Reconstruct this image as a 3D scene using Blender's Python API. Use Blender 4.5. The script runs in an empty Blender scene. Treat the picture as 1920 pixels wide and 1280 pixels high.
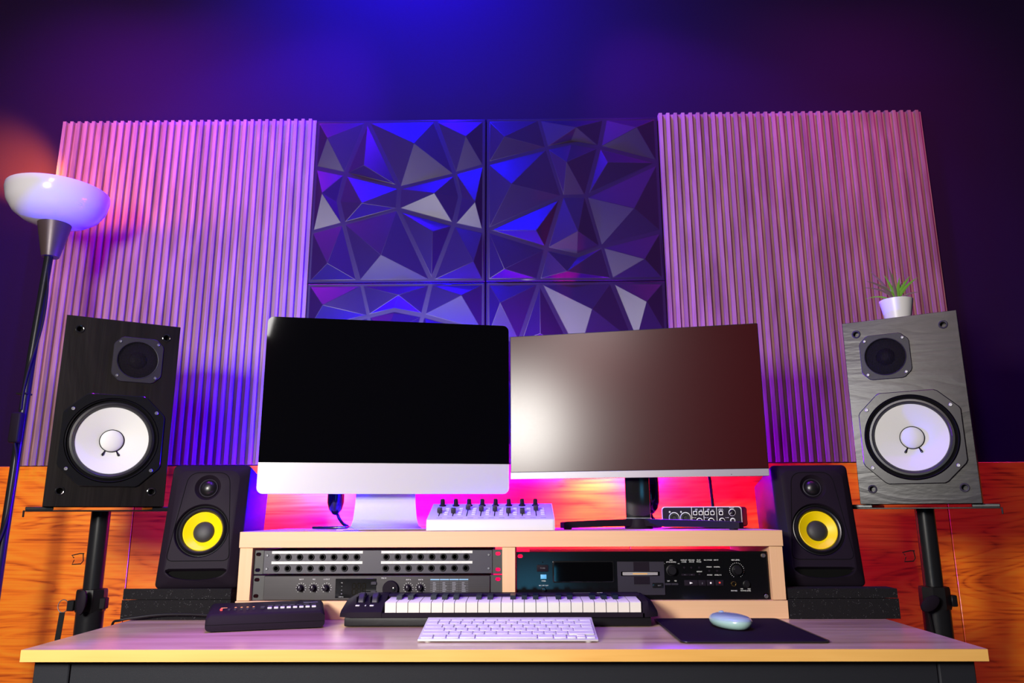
import bpy, bmesh, math, random
from mathutils import Vector, Matrix
random.seed(7)
PI = math.pi
COL = bpy.context.scene.collection
R = math.radians

# ------------------------------------------------------------------ mesh collector
def rrect(w, h, r, n=6):
    r = min(r, w/2-1e-5, h/2-1e-5); out = []
    for cx, cy, a0 in ((w/2-r, h/2-r, 0), (-w/2+r, h/2-r, 90), (-w/2+r, -h/2+r, 180), (w/2-r, -h/2+r, 270)):
        for k in range(n+1):
            a = R(a0+90*k/n); out.append((cx+r*math.cos(a), cy+r*math.sin(a)))
    return out

class MB:
    def __init__(s): s.bm = bmesh.new()
    def add(s, verts, faces):
        vs = [s.bm.verts.new(v) for v in verts]
        for f in faces:
            try: s.bm.faces.new([vs[i] for i in f])
            except ValueError: pass
        return vs
    def box(s, x0, x1, y0, y1, z0, z1, bev=0, seg=2, M=None):
        t = bmesh.new(); bmesh.ops.create_cube(t, size=1)
        bmesh.ops.scale(t, vec=(x1-x0, y1-y0, z1-z0), verts=t.verts)
        bmesh.ops.translate(t, vec=((x0+x1)/2, (y0+y1)/2, (z0+z1)/2), verts=t.verts)
        if bev: bmesh.ops.bevel(t, geom=list(t.edges), offset=bev, segments=seg, profile=.5, affect='EDGES')
        if M: bmesh.ops.transform(t, matrix=M, verts=t.verts)
        s.merge(t); return s
    def merge(s, t, M=None):
        if M: bmesh.ops.transform(t, matrix=M, verts=t.verts)
        me = bpy.data.meshes.new('tmp'); t.to_mesh(me); t.free(); s.bm.from_mesh(me); bpy.data.meshes.remove(me)
    def loft(s, rings, cap0=True, cap1=True):
        n = len(rings[0]); V = [v for r in rings for v in r]; F = []
        for k in range(len(rings)-1):
            for i in range(n):
                j = (i+1) % n; F.append((k*n+i, k*n+j, (k+1)*n+j, (k+1)*n+i))
        if cap0: F.append(tuple(range(n-1, -1, -1)))
        if cap1: F.append(tuple((len(rings)-1)*n+i for i in range(n)))
        s.add(V, F); return s
    def slab(s, prof, y0, y1, bev=0, cx=0, cz=0):      # xz outline pushed along y, front edge eased
        f = lambda k, y: [(cx+x*k[0], y, cz+z*k[1]) for x, z in prof]
        w = max(abs(x) for x, z in prof); h = max(abs(z) for x, z in prof)
        if bev:
            k2 = (1-bev/w, 1-bev/h); s.loft([f(k2, y0), f((1-bev*.3/w, 1-bev*.3/h), y0+bev*.3), f((1, 1), y0+bev), f((1, 1), y1)])
        else: s.loft([f((1, 1), y0), f((1, 1), y1)])
        return s
    def lathe(s, prof, c=(0, 0, 0), axis='Y', n=48, close=False):   # prof (radius, along)
        rings = []
        for r, a in prof:
            r = max(r, 1e-5); ring = []
            for k in range(n):
                t = 2*PI*k/n
                if axis == 'Y': ring.append((c[0]+r*math.cos(t), c[1]+a, c[2]+r*math.sin(t)))
                elif axis == 'Z': ring.append((c[0]+r*math.cos(t), c[1]+r*math.sin(t), c[2]+a))
                else: ring.append((c[0]+a, c[1]+r*math.cos(t), c[2]+r*math.sin(t)))
            rings.append(ring)
        s.loft(rings, cap0=prof[0][0] > 1e-4 and not close, cap1=prof[-1][0] > 1e-4 and not close); return s
    def tube(s, pts, r, n=10, taper=None):
        P = [Vector(p) for p in pts]; rings = []; up = Vector((0, 0, 1))
        T0 = (P[1]-P[0]).normalized()
        if abs(T0.dot(up)) > .95: up = Vector((0, 1, 0))
        u = (up - T0*up.dot(T0)).normalized()
        for i, p in enumerate(P):
            T = ((P[min(i+1, len(P)-1)]-P[max(i-1, 0)])).normalized()
            u = (u - T*u.dot(T)).normalized(); v = T.cross(u)
            rr = r if taper is None else r*taper[i]
            rings.append([tuple(p+(u*math.cos(2*PI*k/n)+v*math.sin(2*PI*k/n))*rr) for k in range(n)])
        s.loft(rings); return s
    def hull(s, lo, hi):                                # two equal loops joined
        return s.loft([lo, hi])
    def build(s, name, mat, parent=None, ang=38, loc=None, rot=None, boolean=None):
        bmesh.ops.recalc_face_normals(s.bm, faces=s.bm.faces)
        me = bpy.data.meshes.new(name); s.bm.to_mesh(me); s.bm.free()
        o = bpy.data.objects.new(name, me); COL.objects.link(o)
        if boolean is not None:
            bmesh.ops.recalc_face_normals(boolean.bm, faces=boolean.bm.faces)
            cm = bpy.data.meshes.new('cut'); boolean.bm.to_mesh(cm); boolean.bm.free()
            co = bpy.data.objects.new('cut', cm); COL.objects.link(co)
            md = o.modifiers.new('b', 'BOOLEAN'); md.object = co; md.operation = 'DIFFERENCE'; md.solver = 'EXACT'
            bpy.context.view_layer.update()
            dg = bpy.context.evaluated_depsgraph_get()
            nm = bpy.data.meshes.new_from_object(o.evaluated_get(dg)); o.modifiers.clear(); o.data = nm
            bpy.data.objects.remove(co); me = nm; me.name = name
        b2 = bmesh.new(); b2.from_mesh(me)
        for f in b2.faces: f.smooth = True
        for e in b2.edges:
            if len(e.link_faces) == 2 and e.calc_face_angle(0) > R(ang): e.smooth = False
        b2.to_mesh(me); b2.free()
        me.materials.clear(); me.materials.append(mat)
        if parent: o.parent = parent
        if loc: o.location = loc
        if rot: o.rotation_euler = rot
        return o

def arc(P, n=8):                                        # smooth path through control points
    P = [Vector(p) for p in P]; P = [P[0]*2-P[1]]+P+[P[-1]*2-P[-2]]; out = []
    for i in range(1, len(P)-2):
        for k in range(n):
            t = k/n; a, b, c, d = P[i-1:i+3]
            out.append(.5*((2*b)+(c-a)*t+(2*a-5*b+4*c-d)*t*t+(3*b-a-3*c+d)*t**3))
    return out+[P[-2]]

def tag(o, label=None, cat=None, group=None, kind=None):
    if label: o['label'] = label
    if cat: o['category'] = cat
    if group: o['group'] = group
    if kind: o['kind'] = kind
    return o
def thing(name, label, cat, loc=(0, 0, 0), rz=0, group=None, tilt=0):
    o = bpy.data.objects.new(name, None); COL.objects.link(o); o.empty_display_size = .05
    o.location = loc; o.rotation_euler = (tilt, 0, rz)
    return tag(o, label, cat, group)
def words(items, name, mat, parent, y, M=None, loc=(0, 0, 0)):   # lettering standing on a front face; items (text, x, z, height)
    mb = MB()
    for t, x, z, h in items:
        cu = bpy.data.curves.new('t', 'FONT'); cu.body = t; cu.size = h*1.38; cu.align_x = 'CENTER'; cu.extrude = .00012; cu.resolution_u = 1
        ob = bpy.data.objects.new('t', cu); COL.objects.link(ob); bpy.context.view_layer.update()
        me = bpy.data.meshes.new_from_object(ob.evaluated_get(bpy.context.evaluated_depsgraph_get()))
        me.transform(Matrix.Translation((x, y, z-h/2)) @ Matrix.Rotation(PI/2, 4, 'X'))
        if M: me.transform(M)
        mb.bm.from_mesh(me); bpy.data.objects.remove(ob); bpy.data.curves.remove(cu); bpy.data.meshes.remove(me)
    o = mb.build(name, mat, parent); o.location = loc; return o

# ------------------------------------------------------------------ materials
def mat(name, col, rough=.5, metal=0, spec=.5, coat=0, bump=0, bscale=300, emit=None, trans=0, sss=0, sheen=0):
    m = bpy.data.materials.new(name); m.use_nodes = True; nt = m.node_tree; b = nt.nodes['Principled BSDF']
    b.inputs['Base Color'].default_value = (*col, 1); b.inputs['Roughness'].default_value = rough
    b.inputs['Metallic'].default_value = metal; b.inputs['Specular IOR Level'].default_value = spec
    b.inputs['Coat Weight'].default_value = coat; b.inputs['Coat Roughness'].default_value = .12
    b.inputs['Transmission Weight'].default_value = trans
    if sss: b.inputs['Subsurface Weight'].default_value = sss; b.inputs['Subsurface Radius'].default_value = (.02, .02, .02)
    if emit: b.inputs['Emission Color'].default_value = (*emit[0], 1); b.inputs['Emission Strength'].default_value = emit[1]
    tc = nt.nodes.new('ShaderNodeTexCoord'); no = nt.nodes.new('ShaderNodeTexNoise'); no.inputs['Scale'].default_value = bscale
    no.inputs['Detail'].default_value = 4; nt.links.new(tc.outputs['Object'], no.inputs['Vector'])
    mx = nt.nodes.new('ShaderNodeMapRange'); mx.inputs['To Min'].default_value = rough*.9; mx.inputs['To Max'].default_value = min(1, rough*1.1+.005)
    nt.links.new(no.outputs['Fac'], mx.inputs['Value']); nt.links.new(mx.outputs['Result'], b.inputs['Roughness'])
    if bump:
        bp = nt.nodes.new('ShaderNodeBump'); bp.inputs['Strength'].default_value = bump; bp.inputs['Distance'].default_value = .001
        nt.links.new(no.outputs['Fac'], bp.inputs['Height']); nt.links.new(bp.outputs['Normal'], b.inputs['Normal'])
    return m
def wood(name, stops, along='X', fine=(3, 120), broad=1.2, warp=.35, rough=.4, spec=.5, rings=7, coat=0, bump=.05, fineamt=.75, off=(0, 0, 0)):
    m = bpy.data.materials.new(name); m.use_nodes = True; nt = m.node_tree; L = nt.links.new; b = nt.nodes['Principled BSDF']
    N = nt.nodes.new; tc = N('ShaderNodeTexCoord'); mp = N('ShaderNodeMapping'); L(tc.outputs['Object'], mp.inputs['Vector'])
    i = 'XYZ'.index(along); sc = [1, 1, 1]; sc[i] = .16; mp.inputs['Scale'].default_value = sc; mp.inputs['Location'].default_value = off
    n1 = N('ShaderNodeTexNoise'); n1.inputs['Scale'].default_value = broad*6; n1.inputs['Detail'].default_value = 3; n1.inputs['Distortion'].default_value = warp
    L(mp.outputs[0], n1.inputs['Vector'])
    mu = N('ShaderNodeMath'); mu.operation = 'MULTIPLY'; mu.inputs[1].default_value = rings; L(n1.outputs['Fac'], mu.inputs[0])
    fr = N('ShaderNodeMath'); fr.operation = 'PINGPONG'; fr.inputs[1].default_value = .5; L(mu.outputs[0], fr.inputs[0])
    mp2 = N('ShaderNodeMapping'); L(tc.outputs['Object'], mp2.inputs['Vector']); s2 = [fine[1]]*3; s2[i] = fine[0]; mp2.inputs['Scale'].default_value = s2
    n2 = N('ShaderNodeTexNoise'); n2.inputs['Scale'].default_value = 1; n2.inputs['Detail'].default_value = 5; L(mp2.outputs[0], n2.inputs['Vector'])
    ad = N('ShaderNodeMath'); ad.operation = 'MULTIPLY_ADD'; ad.inputs[1].default_value = 1.1; L(fr.outputs[0], ad.inputs[0])
    m3 = N('ShaderNodeMath'); m3.operation = 'MULTIPLY'; m3.inputs[1].default_value = fineamt; L(n2.outputs['Fac'], m3.inputs[0]); m4 = N('ShaderNodeMath'); m4.operation = 'SUBTRACT'; m4.inputs[1].default_value = (fineamt-.75)*.5; L(m3.outputs[0], m4.inputs[0]); L(m4.outputs[0], ad.inputs[2])
    cr = N('ShaderNodeValToRGB'); L(ad.outputs[0], cr.inputs[0]); e = cr.color_ramp.elements
    while len(e) < len(stops): e.new(.5)
    for k, (p, c) in enumerate(stops): e[k].position = p; e[k].color = (*c, 1)
    L(cr.outputs[0], b.inputs['Base Color']); b.inputs['Roughness'].default_value = rough; b.inputs['Specular IOR Level'].default_value = spec
    b.inputs['Coat Weight'].default_value = coat; b.inputs['Coat Roughness'].default_value = .15
    bp = N('ShaderNodeBump'); bp.inputs['Strength'].default_value = bump; bp.inputs['Distance'].default_value = .002
    L(ad.outputs[0], bp.inputs['Height']); L(bp.outputs[0], b.inputs['Normal'])
    return m, nt, cr, b

M = {}
M['wallpaint'] = mat('dark_wall_paint', (.015, .005, .024), .85, bump=.2, bscale=260, spec=.08)
M['ceil'] = mat('ceiling_paint', (.12, .12, .13), .9)
M['floor'] = wood('floor_wood', [(.2, (.10, .06, .035)), (.8, (.2, .12, .07))], 'X')[0]
M['black'] = mat('black_plastic', (.008, .0075, .009), .42, spec=.2, bump=.08, bscale=900)
M['black_soft'] = mat('satin_black_plastic', (.013, .009, .015), .5, spec=.05, bump=.06, bscale=1200)
M['black_gloss'] = mat('gloss_black_plastic', (.008, .008, .009), .12)
M['black_metal'] = mat('black_metal', (.010, .010, .012), .3, spec=.25)
M['void'] = mat('dark_interior', (.003, .003, .003), .9, spec=.1)
M['rubber'] = mat('black_rubber', (.007,.0065,.008), .33, spec=.6)
M['black_violet'] = mat('tweeter_plate_black', (.014, .012, .018), .5, spec=.25)
M['satin_plate'] = mat('satin_black_plate', (.010, .008, .012), .30, spec=.20)
M['foam'] = mat('foam', (.009,.0085,.0095), .95, bump=1, bscale=500, spec=.2)
nt = M['foam'].node_tree; tc = nt.nodes.new('ShaderNodeTexCoord'); vo = nt.nodes.new('ShaderNodeTexVoronoi'); vo.inputs['Scale'].default_value = 520
cr = nt.nodes.new('ShaderNodeValToRGB'); cr.color_ramp.elements[0].position = .10; cr.color_ramp.elements[0].color = (.5, .5, .52, 1); cr.color_ramp.elements[1].position = .16; cr.color_ramp.elements[1].color = (.008, .0075, .0085, 1)
n2_ = nt.nodes.new('ShaderNodeTexNoise'); n2_.inputs['Scale'].default_value = 90; mx_ = nt.nodes.new('ShaderNodeMix'); mx_.data_type = 'RGBA'; th = nt.nodes.new('ShaderNodeMath'); th.operation = 'GREATER_THAN'; th.inputs[1].default_value = .55
nt.links.new(tc.outputs['Object'], vo.inputs['Vector']); nt.links.new(tc.outputs['Object'], n2_.inputs['Vector']); nt.links.new(vo.outputs['Distance'], cr.inputs[0]); nt.links.new(n2_.outputs['Fac'], th.inputs[0])
mx_.inputs[6].default_value = (.008, .0075, .0085, 1); nt.links.new(cr.outputs[0], mx_.inputs[7]); nt.links.new(th.outputs[0], mx_.inputs[0]); nt.links.new(mx_.outputs[2], nt.nodes['Principled BSDF'].inputs['Base Color'])
M['white'] = mat('white_plastic', (.66, .66, .64), .4)
M['cone'] = mat('white_paper_cone', (.62, .62, .615), .7, bump=.15, bscale=500, spec=.3)
M['alu'] = mat('silver_aluminium', (.62, .61, .62), .35, metal=.25)
M['alu_w'] = mat('bright_aluminium', (.60, .595, .59), .3, metal=.15)
M['steel'] = mat('steel', (.22, .22, .24), .5, metal=1)
M['yellow'] = mat('yellow_cone', (.9, .66, .0), .38, spec=.4)
M['dustcap'] = mat('black_dustcap', (.02, .02, .022), .55)
M['glass'] = mat('black_glass', (.0015, .0015, .002), .04, spec=.5)
M['matte_screen'] = mat('matte_screen', (.036, .0025, .004), .24, spec=.27)
M['cloth'] = mat('mousepad_cloth', (.010,.003,.015), .9, spec=.08, bump=.5, bscale=1500, sheen=.2)
M['mint'] = mat('mint_plastic', (.36, .56, .53), .25, coat=.3)
M['grey_plastic'] = mat('grey_plastic', (.028,.024,.036), .42, spec=.25)
M['print'] = mat('white_print', (.85, .85, .85), .6)
M['print_dim'] = mat('grey_print', (.20, .20, .23), .6)
M['print_blue'] = mat('pale_blue_print', (.25, .5, .75), .6)
M['orange_print'] = mat('orange_print', (.9, .45, .08), .5)
M['red_btn'] = mat('red_button', (.9, .08, .06), .35)
M['cyan_glint_btn'] = mat('cyan_reflection_button', (.12, .45, .75), .25)  # cyan reflection on the timer button, painted as its base colour
M['gold'] = mat('brass_ring', (.9, .6, .18), .25, metal=1)
M['keytop'] = mat('white_key', (.72, .69, .60), .22, coat=.3)
M['blackkey'] = mat('black_key', (.006, .012, .022), .4, spec=.15)
M['apron'] = mat('dark_grey_steel', (.014,.015,.020), .55, spec=.2, bump=.3, bscale=1500)
M['leaf'] = mat('green_leaf', (.14, .34, .04), .4)
M['leaf_dark'] = mat('dusky_leaf', (.16, .10, .12), .5)
M['soil'] = mat('soil', (.02, .014, .01), .95, bump=1)
M['pot'] = mat('white_ceramic', (.68, .67, .67), .35)
M['lampshade'] = mat('opal_shade', (.62, .60, .63), .16, sss=.0, coat=.4)
M['bronze'] = mat('dark_bronze_paint', (.07, .045, .045), .38, metal=.2)
M['tilepvc'] = mat('matte_black_panel', (.020, .009, .022), .33, spec=.26, bump=.1, bscale=1500)
M['disc'] = mat('grey_shutter', (.30, .28, .30), .35)
M['patch_grey'] = mat('patch_panel_grey', (.036,.031,.048), .42, bump=.05)
M['ear_grey'] = mat('ear_grey', (.035,.034,.034), .45)
# brushed face of the effects unit
M['brushed'] = wood('brushed_face', [(.0, (.014, .012, .014)), (1, (.035, .029, .032))], 'X', fine=(4, 900), rings=1, rough=.35, bump=.02)[0]
M['md_face'] = mat('gloss_black_face', (.004, .004, .005), .16, spec=.5)
# woods
M['desk'] = wood('desk_laminate', [(.1, (.25, .150, .09)), (.5, (.44, .300, .185)), (.95, (.58, .43, .28))], 'X', fine=(1.5, 90), broad=2.2, warp=.1, rings=3, rough=.28, coat=.15, bump=.02)[0]
M['edge'] = wood('pine_edge', [(.1, (.66, .34, .07)), (.9, (.80, .45, .12))], 'X', fine=(3, 160), broad=2, warp=.1, rings=3, rough=.5, bump=.02)[0]
M['riser'] = wood('maple_laminate', [(.0, (.70, .41, .21)), (1, (.79, .50, .285))], 'X', fine=(4, 300), broad=1, rings=2, rough=.5, bump=.02)[0]
M['riser_v'] = wood('maple_laminate_upright', [(.0, (.70, .41, .21)), (1, (.79, .50, .285))], 'Z', fine=(4, 300), broad=1, rings=2, rough=.5, bump=.02)[0]
M['wain'] = wood('orange_wood_laminate', [(.12, (.38, .055, .004)), (.38, (.80, .17, .006)), (.62, (.98, .235, .007)), (1.0, (1.0, .32, .010))], 'X', fine=(6, 210), fineamt=1.5, broad=1.25, warp=1.3, rings=9, rough=.30, spec=.6, coat=.6, bump=.06)[0]
M['cab_l'] = wood('black_ash_veneer', spec=.10, stops=[(.1, (.003, .002, .0022)), (.9, (.007, .005, .005))], along='Z', fine=(5, 160), broad=2, warp=.8, rings=5, rough=.5, bump=.15)[0]
M['cab_r'] = wood('grey_birch_veneer', [(.05, (.006, .005, .006)), (.35, (.016, .014, .015)), (.9, (.026, .023, .024))], 'X', fine=(40, 160), broad=1.3, warp=1.5, rings=9, rough=.30, spec=.22, bump=.14)[0]
# slatted wood with slight shade steps from lath to lath
sl, nt, cr, b = wood('slat_wood', [(.05, (.17, .085, .075)), (.5, (.25, .135, .11)), (.95, (.34, .20, .165))], 'Z', fine=(3, 420), broad=3, warp=.3, rings=3, rough=.5, bump=.06)
N = nt.nodes.new; L = nt.links.new
tc = N('ShaderNodeTexCoord'); sp = N('ShaderNodeSeparateXYZ'); L(tc.outputs['Object'], sp.inputs[0])
dv = N('ShaderNodeMath'); dv.operation = 'MULTIPLY'; dv.inputs[1].default_value = 1/.0108; L(sp.outputs[0], dv.inputs[0])
fl = N('ShaderNodeMath'); fl.operation = 'FLOOR'; L(dv.outputs[0], fl.inputs[0])
wn = N('ShaderNodeTexWhiteNoise'); wn.noise_dimensions = '1D'; L(fl.outputs[0], wn.inputs['W'])
mr = N('ShaderNodeMapRange'); mr.inputs['To Min'].default_value = .80; mr.inputs['To Max'].default_value = 1.1; L(wn.outputs['Value'], mr.inputs['Value'])
hs = N('ShaderNodeHueSaturation'); L(mr.outputs[0], hs.inputs['Value']); L(cr.outputs[0], hs.inputs['Color']); L(hs.outputs[0], b.inputs['Base Color'])
M['slat'] = sl

# ------------------------------------------------------------------ room
WY = 2.035; HC = .9466
def struct(name, mb, m): return tag(mb.build(name, m), kind='structure')
struct('floor', MB().box(-2.6, 2.6, -2.4, 2.2, -.05, 0), M['floor'])
struct('ceiling', MB().box(-2.6, 2.6, -2.4, 2.2, 2.9, 2.95), M['ceil'])
struct('wall_back', MB().box(-2.6, 2.6, WY, WY+.1, 0, 2.9), M['wallpaint'])
struct('wall_left', MB().box(-2.7, -2.6, -2.4, WY+.1, 0, 2.9), M['wallpaint'])
struct('wall_right', MB().box(2.6, 2.7, -2.4, WY+.1, 0, 2.9), M['wallpaint'])
struct('wall_front', MB().box(-2.6, 2.6, -2.5, -2.4, 0, 2.9), M['wallpaint'])
w = MB()                                                # laminate dado, sheets with fine joints
xs = [-2.6, -1.03, .271, 1.098, 2.6]
for a, c in zip(xs, xs[1:]):
    w.box(a+.0012, c-.0012, WY-.008, WY, 0, 1.0709, .0008, 1)
struct('trim_1', w, M['wain'])

# ------------------------------------------------------------------ slatted panels
def slat_panel(x0, x1, z0, z1, label):
    n = 35; p = (x1-x0)/n; prof = [(0, 0)]
    for k in range(n):
        a = k*p; prof += [(a, -.008), (a+.0008, -.0185), (a+p*.46, -.0185), (a+p*.46+.0008, -.008)]
    prof += [(x1-x0, -.008), (x1-x0, 0)]
    f = lambda z: [(x, y, z) for x, y in prof]
    m = MB().loft([f(0), f(z1-z0)])
    o = m.build('slat_panel', M['slat'], ang=20, loc=(x0, WY-.0005, z0))
    return tag(o, label, 'wall panel', 'slatted wood wall panels')
slat_panel(-1.3555, -.6055, 1.0728, 2.0775, 'ribbed wooden slat panel on the wall behind the floor lamp')
slat_panel(.3995, 1.1640, 1.0728, 2.083, 'ribbed wooden slat panel on the wall behind the potted plant')

# ------------------------------------------------------------------ faceted tiles
DA = dict(v=dict(a=(0, 0), b=(1, 0), c=(1, 1), d=(0, 1), A=(.3, 0), B=(.7, 0), C=(0, .3), D=(0, .7), E=(1, .3), F=(1, .7), G=(.29, 1), H=(.7, 1),
        n1=(.187, .341), n2=(.154, .511), n3=(.189, .649), n4=(.497, .563), n5=(.503, .428), n6=(.821, .348), n7=(.854, .49), n8=(.819, .658)),
      c=[('a A n1 C', (.081, .132)), ('A n5 n1', (.3, .307)), ('A B n6 n5', (.586, .172)), ('B b E n6', (.885, .132)), ('C n1 n2 n3 D', (.067, .476)),
         ('n1 n5 n4 n3 n2', (.298, .54)), ('n5 n6 n7 n8 n4', (.71, .483)), ('n6 E F n8 n7', (.942, .54)), ('D n3 G d', (.119, .897)),
         ('n3 n4 H G', (.418, .851)), ('n4 n8 H', (.705, .715)), ('n8 F c H', (.936, .894))])
DB = dict(v=dict(a=(0, 0), b=(1, 0), c=(1, 1), d=(0, 1), A=(.305, 0), B=(.695, 0), C=(0, .285), D=(0, .695), E=(1, .29), F=(1, .71), G=(.293, 1), H=(.7, 1),
        n1=(.349, .193), n2=(.656, .19), n3=(.434, .494), n5=(.573, .495), n4=(.34, .807), n6=(.65, .798), b1=(.495, .157), b2=(.514, .851)),
      c=[('a A n1 C', (.106, .137)), ('A B n2 b1 n1', (.523, .083)), ('B b E n2', (.871, .087)), ('n1 b1 n2 n5 n3', (.462, .301)), ('C n1 n3 D', (.146, .433)),
         ('n2 E n5', (.698, .304)), ('D n3 n4', (.284, .714)), ('n3 n5 n6 b2 n4', (.518, .72)), ('n5 E F n6', (.838, .588)),
         ('D n4 G d', (.105, .939)), ('n4 b2 n6 H G', (.452, .956)), ('n6 F c H', (.884, .888))])
def inset(P, d):
    n = len(P); out = []
    A = sum(P[i][0]*P[(i+1) % n][1]-P[(i+1) % n][0]*P[i][1] for i in range(n)); sg = 1 if A > 0 else -1
    for i in range(n):
        p, q, r = Vector(P[i-1]), Vector(P[i]), Vector(P[(i+1) % n])
        e1 = (q-p).normalized(); e2 = (r-q).normalized(); n1 = Vector((-e1.y, e1.x))*sg; n2 = Vector((-e2.y, e2.x))*sg
        k = (n1+n2); k = k/max(.35, k.length_squared/2); out.append(q+k*d)
    return out
def facet_tile(x, ztop, D, label):
    S = .4995; m = MB(); y0 = -.0125; h = -.034
    m.box(0, S, -.004, 0, -S, 0)
    for cell, pk in D['c']:
        raw = [(D['v'][k][0]*S, -D['v'][k][1]*S) for k in cell.split()]
        raw = [(min(max(px, .0035), S-.0035), min(max(pz, -S+.0035), -.0035)) for px, pz in raw]
        P = inset(raw, .0062); n = len(P)
        vs = [(p.x, y0, p.y) for p in P]+[(pk[0]*S, h+.0 if False else h, -pk[1]*S)]
        m.add(vs, [(i, (i+1) % n, n) for i in range(n)])
        out = [(p[0], y0, p[1]) for p in raw]                     # flat strips between the facets
        m.add(out+[(p.x, y0, p.y) for p in P], [(i, (i+1) % n, n+(i+1) % n, n+i) for i in range(n)])
    e = .0035                                                     # rim and sides
    o_ = [(e, -e), (S-e, -e), (S-e, -S+e), (e, -S+e)]; s_ = [(.0005, -.0005), (S-.0005, -.0005), (S-.0005, -S+.0005), (.0005, -S+.0005)]
    m.loft([[(a, y0, c) for a, c in o_], [(a, y0+.0015, c) for a, c in s_], [(a, -.001, c) for a, c in s_]], cap0=False)
    bmesh.ops.remove_doubles(m.bm, verts=m.bm.verts, dist=.00002)
    o = m.build('faceted_wall_tile', M['tilepvc'], ang=2, loc=(x, WY-.0005, ztop))
    bv = o.modifiers.new('soft', 'BEVEL'); bv.width = .0009; bv.segments = 1; bv.limit_method = 'ANGLE'; bv.angle_limit = R(12)
    return tag(o, label, 'wall tile', 'faceted dark wall tiles')
facet_tile(-.6045, 2.0735, DA, 'dark faceted diamond wall tile, upper left of the four, by the left slat panel')
facet_tile(-.1035, 2.0735, DB, 'dark faceted diamond wall tile, upper right of the four, by the right slat panel')
facet_tile(-.6045, 1.5735, DB, 'dark faceted diamond wall tile mostly hidden behind the black glossy screen')
facet_tile(-.1035, 1.5735, DA, 'dark faceted diamond wall tile mostly hidden behind the matte reddish screen')

# ------------------------------------------------------------------ desk
dk = thing('desk', 'long desk with pale wood top, yellowish front edge and dark grey steel frame', 'desk', (-.038, 1.186, 0))
DX = .712
m = MB().box(-DX, DX, .0015, .68, .7328, .75, .0006, 1); m.build('tabletop', M['desk'], dk)
m = MB().box(-DX, DX, 0, .0015, .7328, .7498, .0003, 1); m.build('edge_band', M['edge'], dk)['label'] = 'yellowish pine front edge'
MB().box(-.6465, .6465, .022, .04, .42, .7325, .001, 1).build('front_apron', M['apron'], dk)
for sx in (-1, 1):
    for y0 in (.02, .60):
        a, c = sorted((sx*.648, sx*.702)); MB().box(a, c, y0, y0+.05, .0, .7325, .002, 1).build('leg', M['apron'], dk)
MB().box(-.638, .638, .625, .643, .55, .7325, .001, 1).build('rear_rail', M['apron'], dk)

# ------------------------------------------------------------------ riser
rs = thing('desktop_riser', 'pale maple two-bay rack shelf standing on the back of the desk', 'shelf', (-.029, 1.505, .75))
MB().box(-.5235, .5235, 0, .29, .1316, .1617, .0008, 1).build('top_panel', M['riser'], rs)
for sx in (-1, 1):
    a, c = sorted((sx*.4965, sx*.5215)); MB().box(a, c, .001, .288, .034, .1312, .0006, 1).build('side_panel', M['riser_v'], rs)
MB().box(-.0145, .0105, .001, .288, .034, .1312, .0006, 1).build('divider', M['riser_v'], rs)
MB().box(-.5235, .5235, .0005, .29, .0, .0334, .0006, 1).build('bottom_panel', M['riser'], rs)

# ------------------------------------------------------------------ screws etc
def screw(mb, x, y, z, r=.0035):
    mb.lathe([(r, y), (r, y-.0012), (r*.8, y-.002), (r*.45, y-.002), (r*.38, y-.0008), (0, y-.0008)], (x, 0, z), n=14)

# ------------------------------------------------------------------ patch bay (left bay, upper)
def ears(t, H, m, hole_r=.0035, W=.4815, inner=.222):
    for sx in (-1, 1):
        a, c = sorted((sx*inner, sx*W/2))
        cut = MB()
        for z in (H*.17, H*.83):
            cut.slab(rrect(.010, .0068, .0033, 5), -.01, .02, cx=sx*.2325, cz=z)
        MB().box(a, c, 0, .003, 0, H, .0004, 1).build('rack_ear', m, t, boolean=cut)
pb = thing('patch_bay', 'grey patch bay with two rows of jack sockets under white label strips', 'rack unit', (-.2845, 1.5165, .8320))
H = .0446
ears(pb, H, M['ear_grey'])
cut = MB(); holes = []
for row, z in enumerate((.0315, .0105)):
    for half in (-1, 1):
        for k in range(8):
            x = (-.1955+k*.0221) if half < 0 else (.0165+k*.0221)
            holes.append((x+.0006*row*(-1), z)); cut.lathe([(.0038, -.01), (.0038, .012)], (holes[-1][0], 0, z), n=16)
MB().box(-.2215, .2215, -.0012, .16, .0006, H-.0006, .0005, 1).build('front_panel', M['patch_grey'], pb, boolean=cut)
for x, z in holes:
    js = MB().lathe([(.0062, -.0012), (.0062, -.0026), (.0054, -.0034), (.0042, -.0034), (.0036, -.0016), (.0036, .008), (.0002, .008)], (x, 0, z), n=20).build('jack_socket', M['black'], pb)
    MB().lathe([(.0035, -.0014), (.0001, -.0014)], (x, 0, z), n=16).build('socket_shade_disc', M['void'], js)  # near-black disc across the opening paints the shade inside the jack
for z in (.0405, .0212):
    for half in (-1, 1):
        x = -.2060 if half < 0 else .0065
        o = MB()
        for k in range(8): o.box(x+k*.0221+.0001, x+(k+1)*.0221-.0001, -.0018, -.0012, z-.0024, z+.0024)
        o.build('label_strip', M['white'], pb)
for sx in (-1, 1):
    for z in (.035, .010):
        o = MB(); screw(o, sx*.2145, -.0012, z, .0024); o.build('screw', M['steel'], pb)

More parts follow.
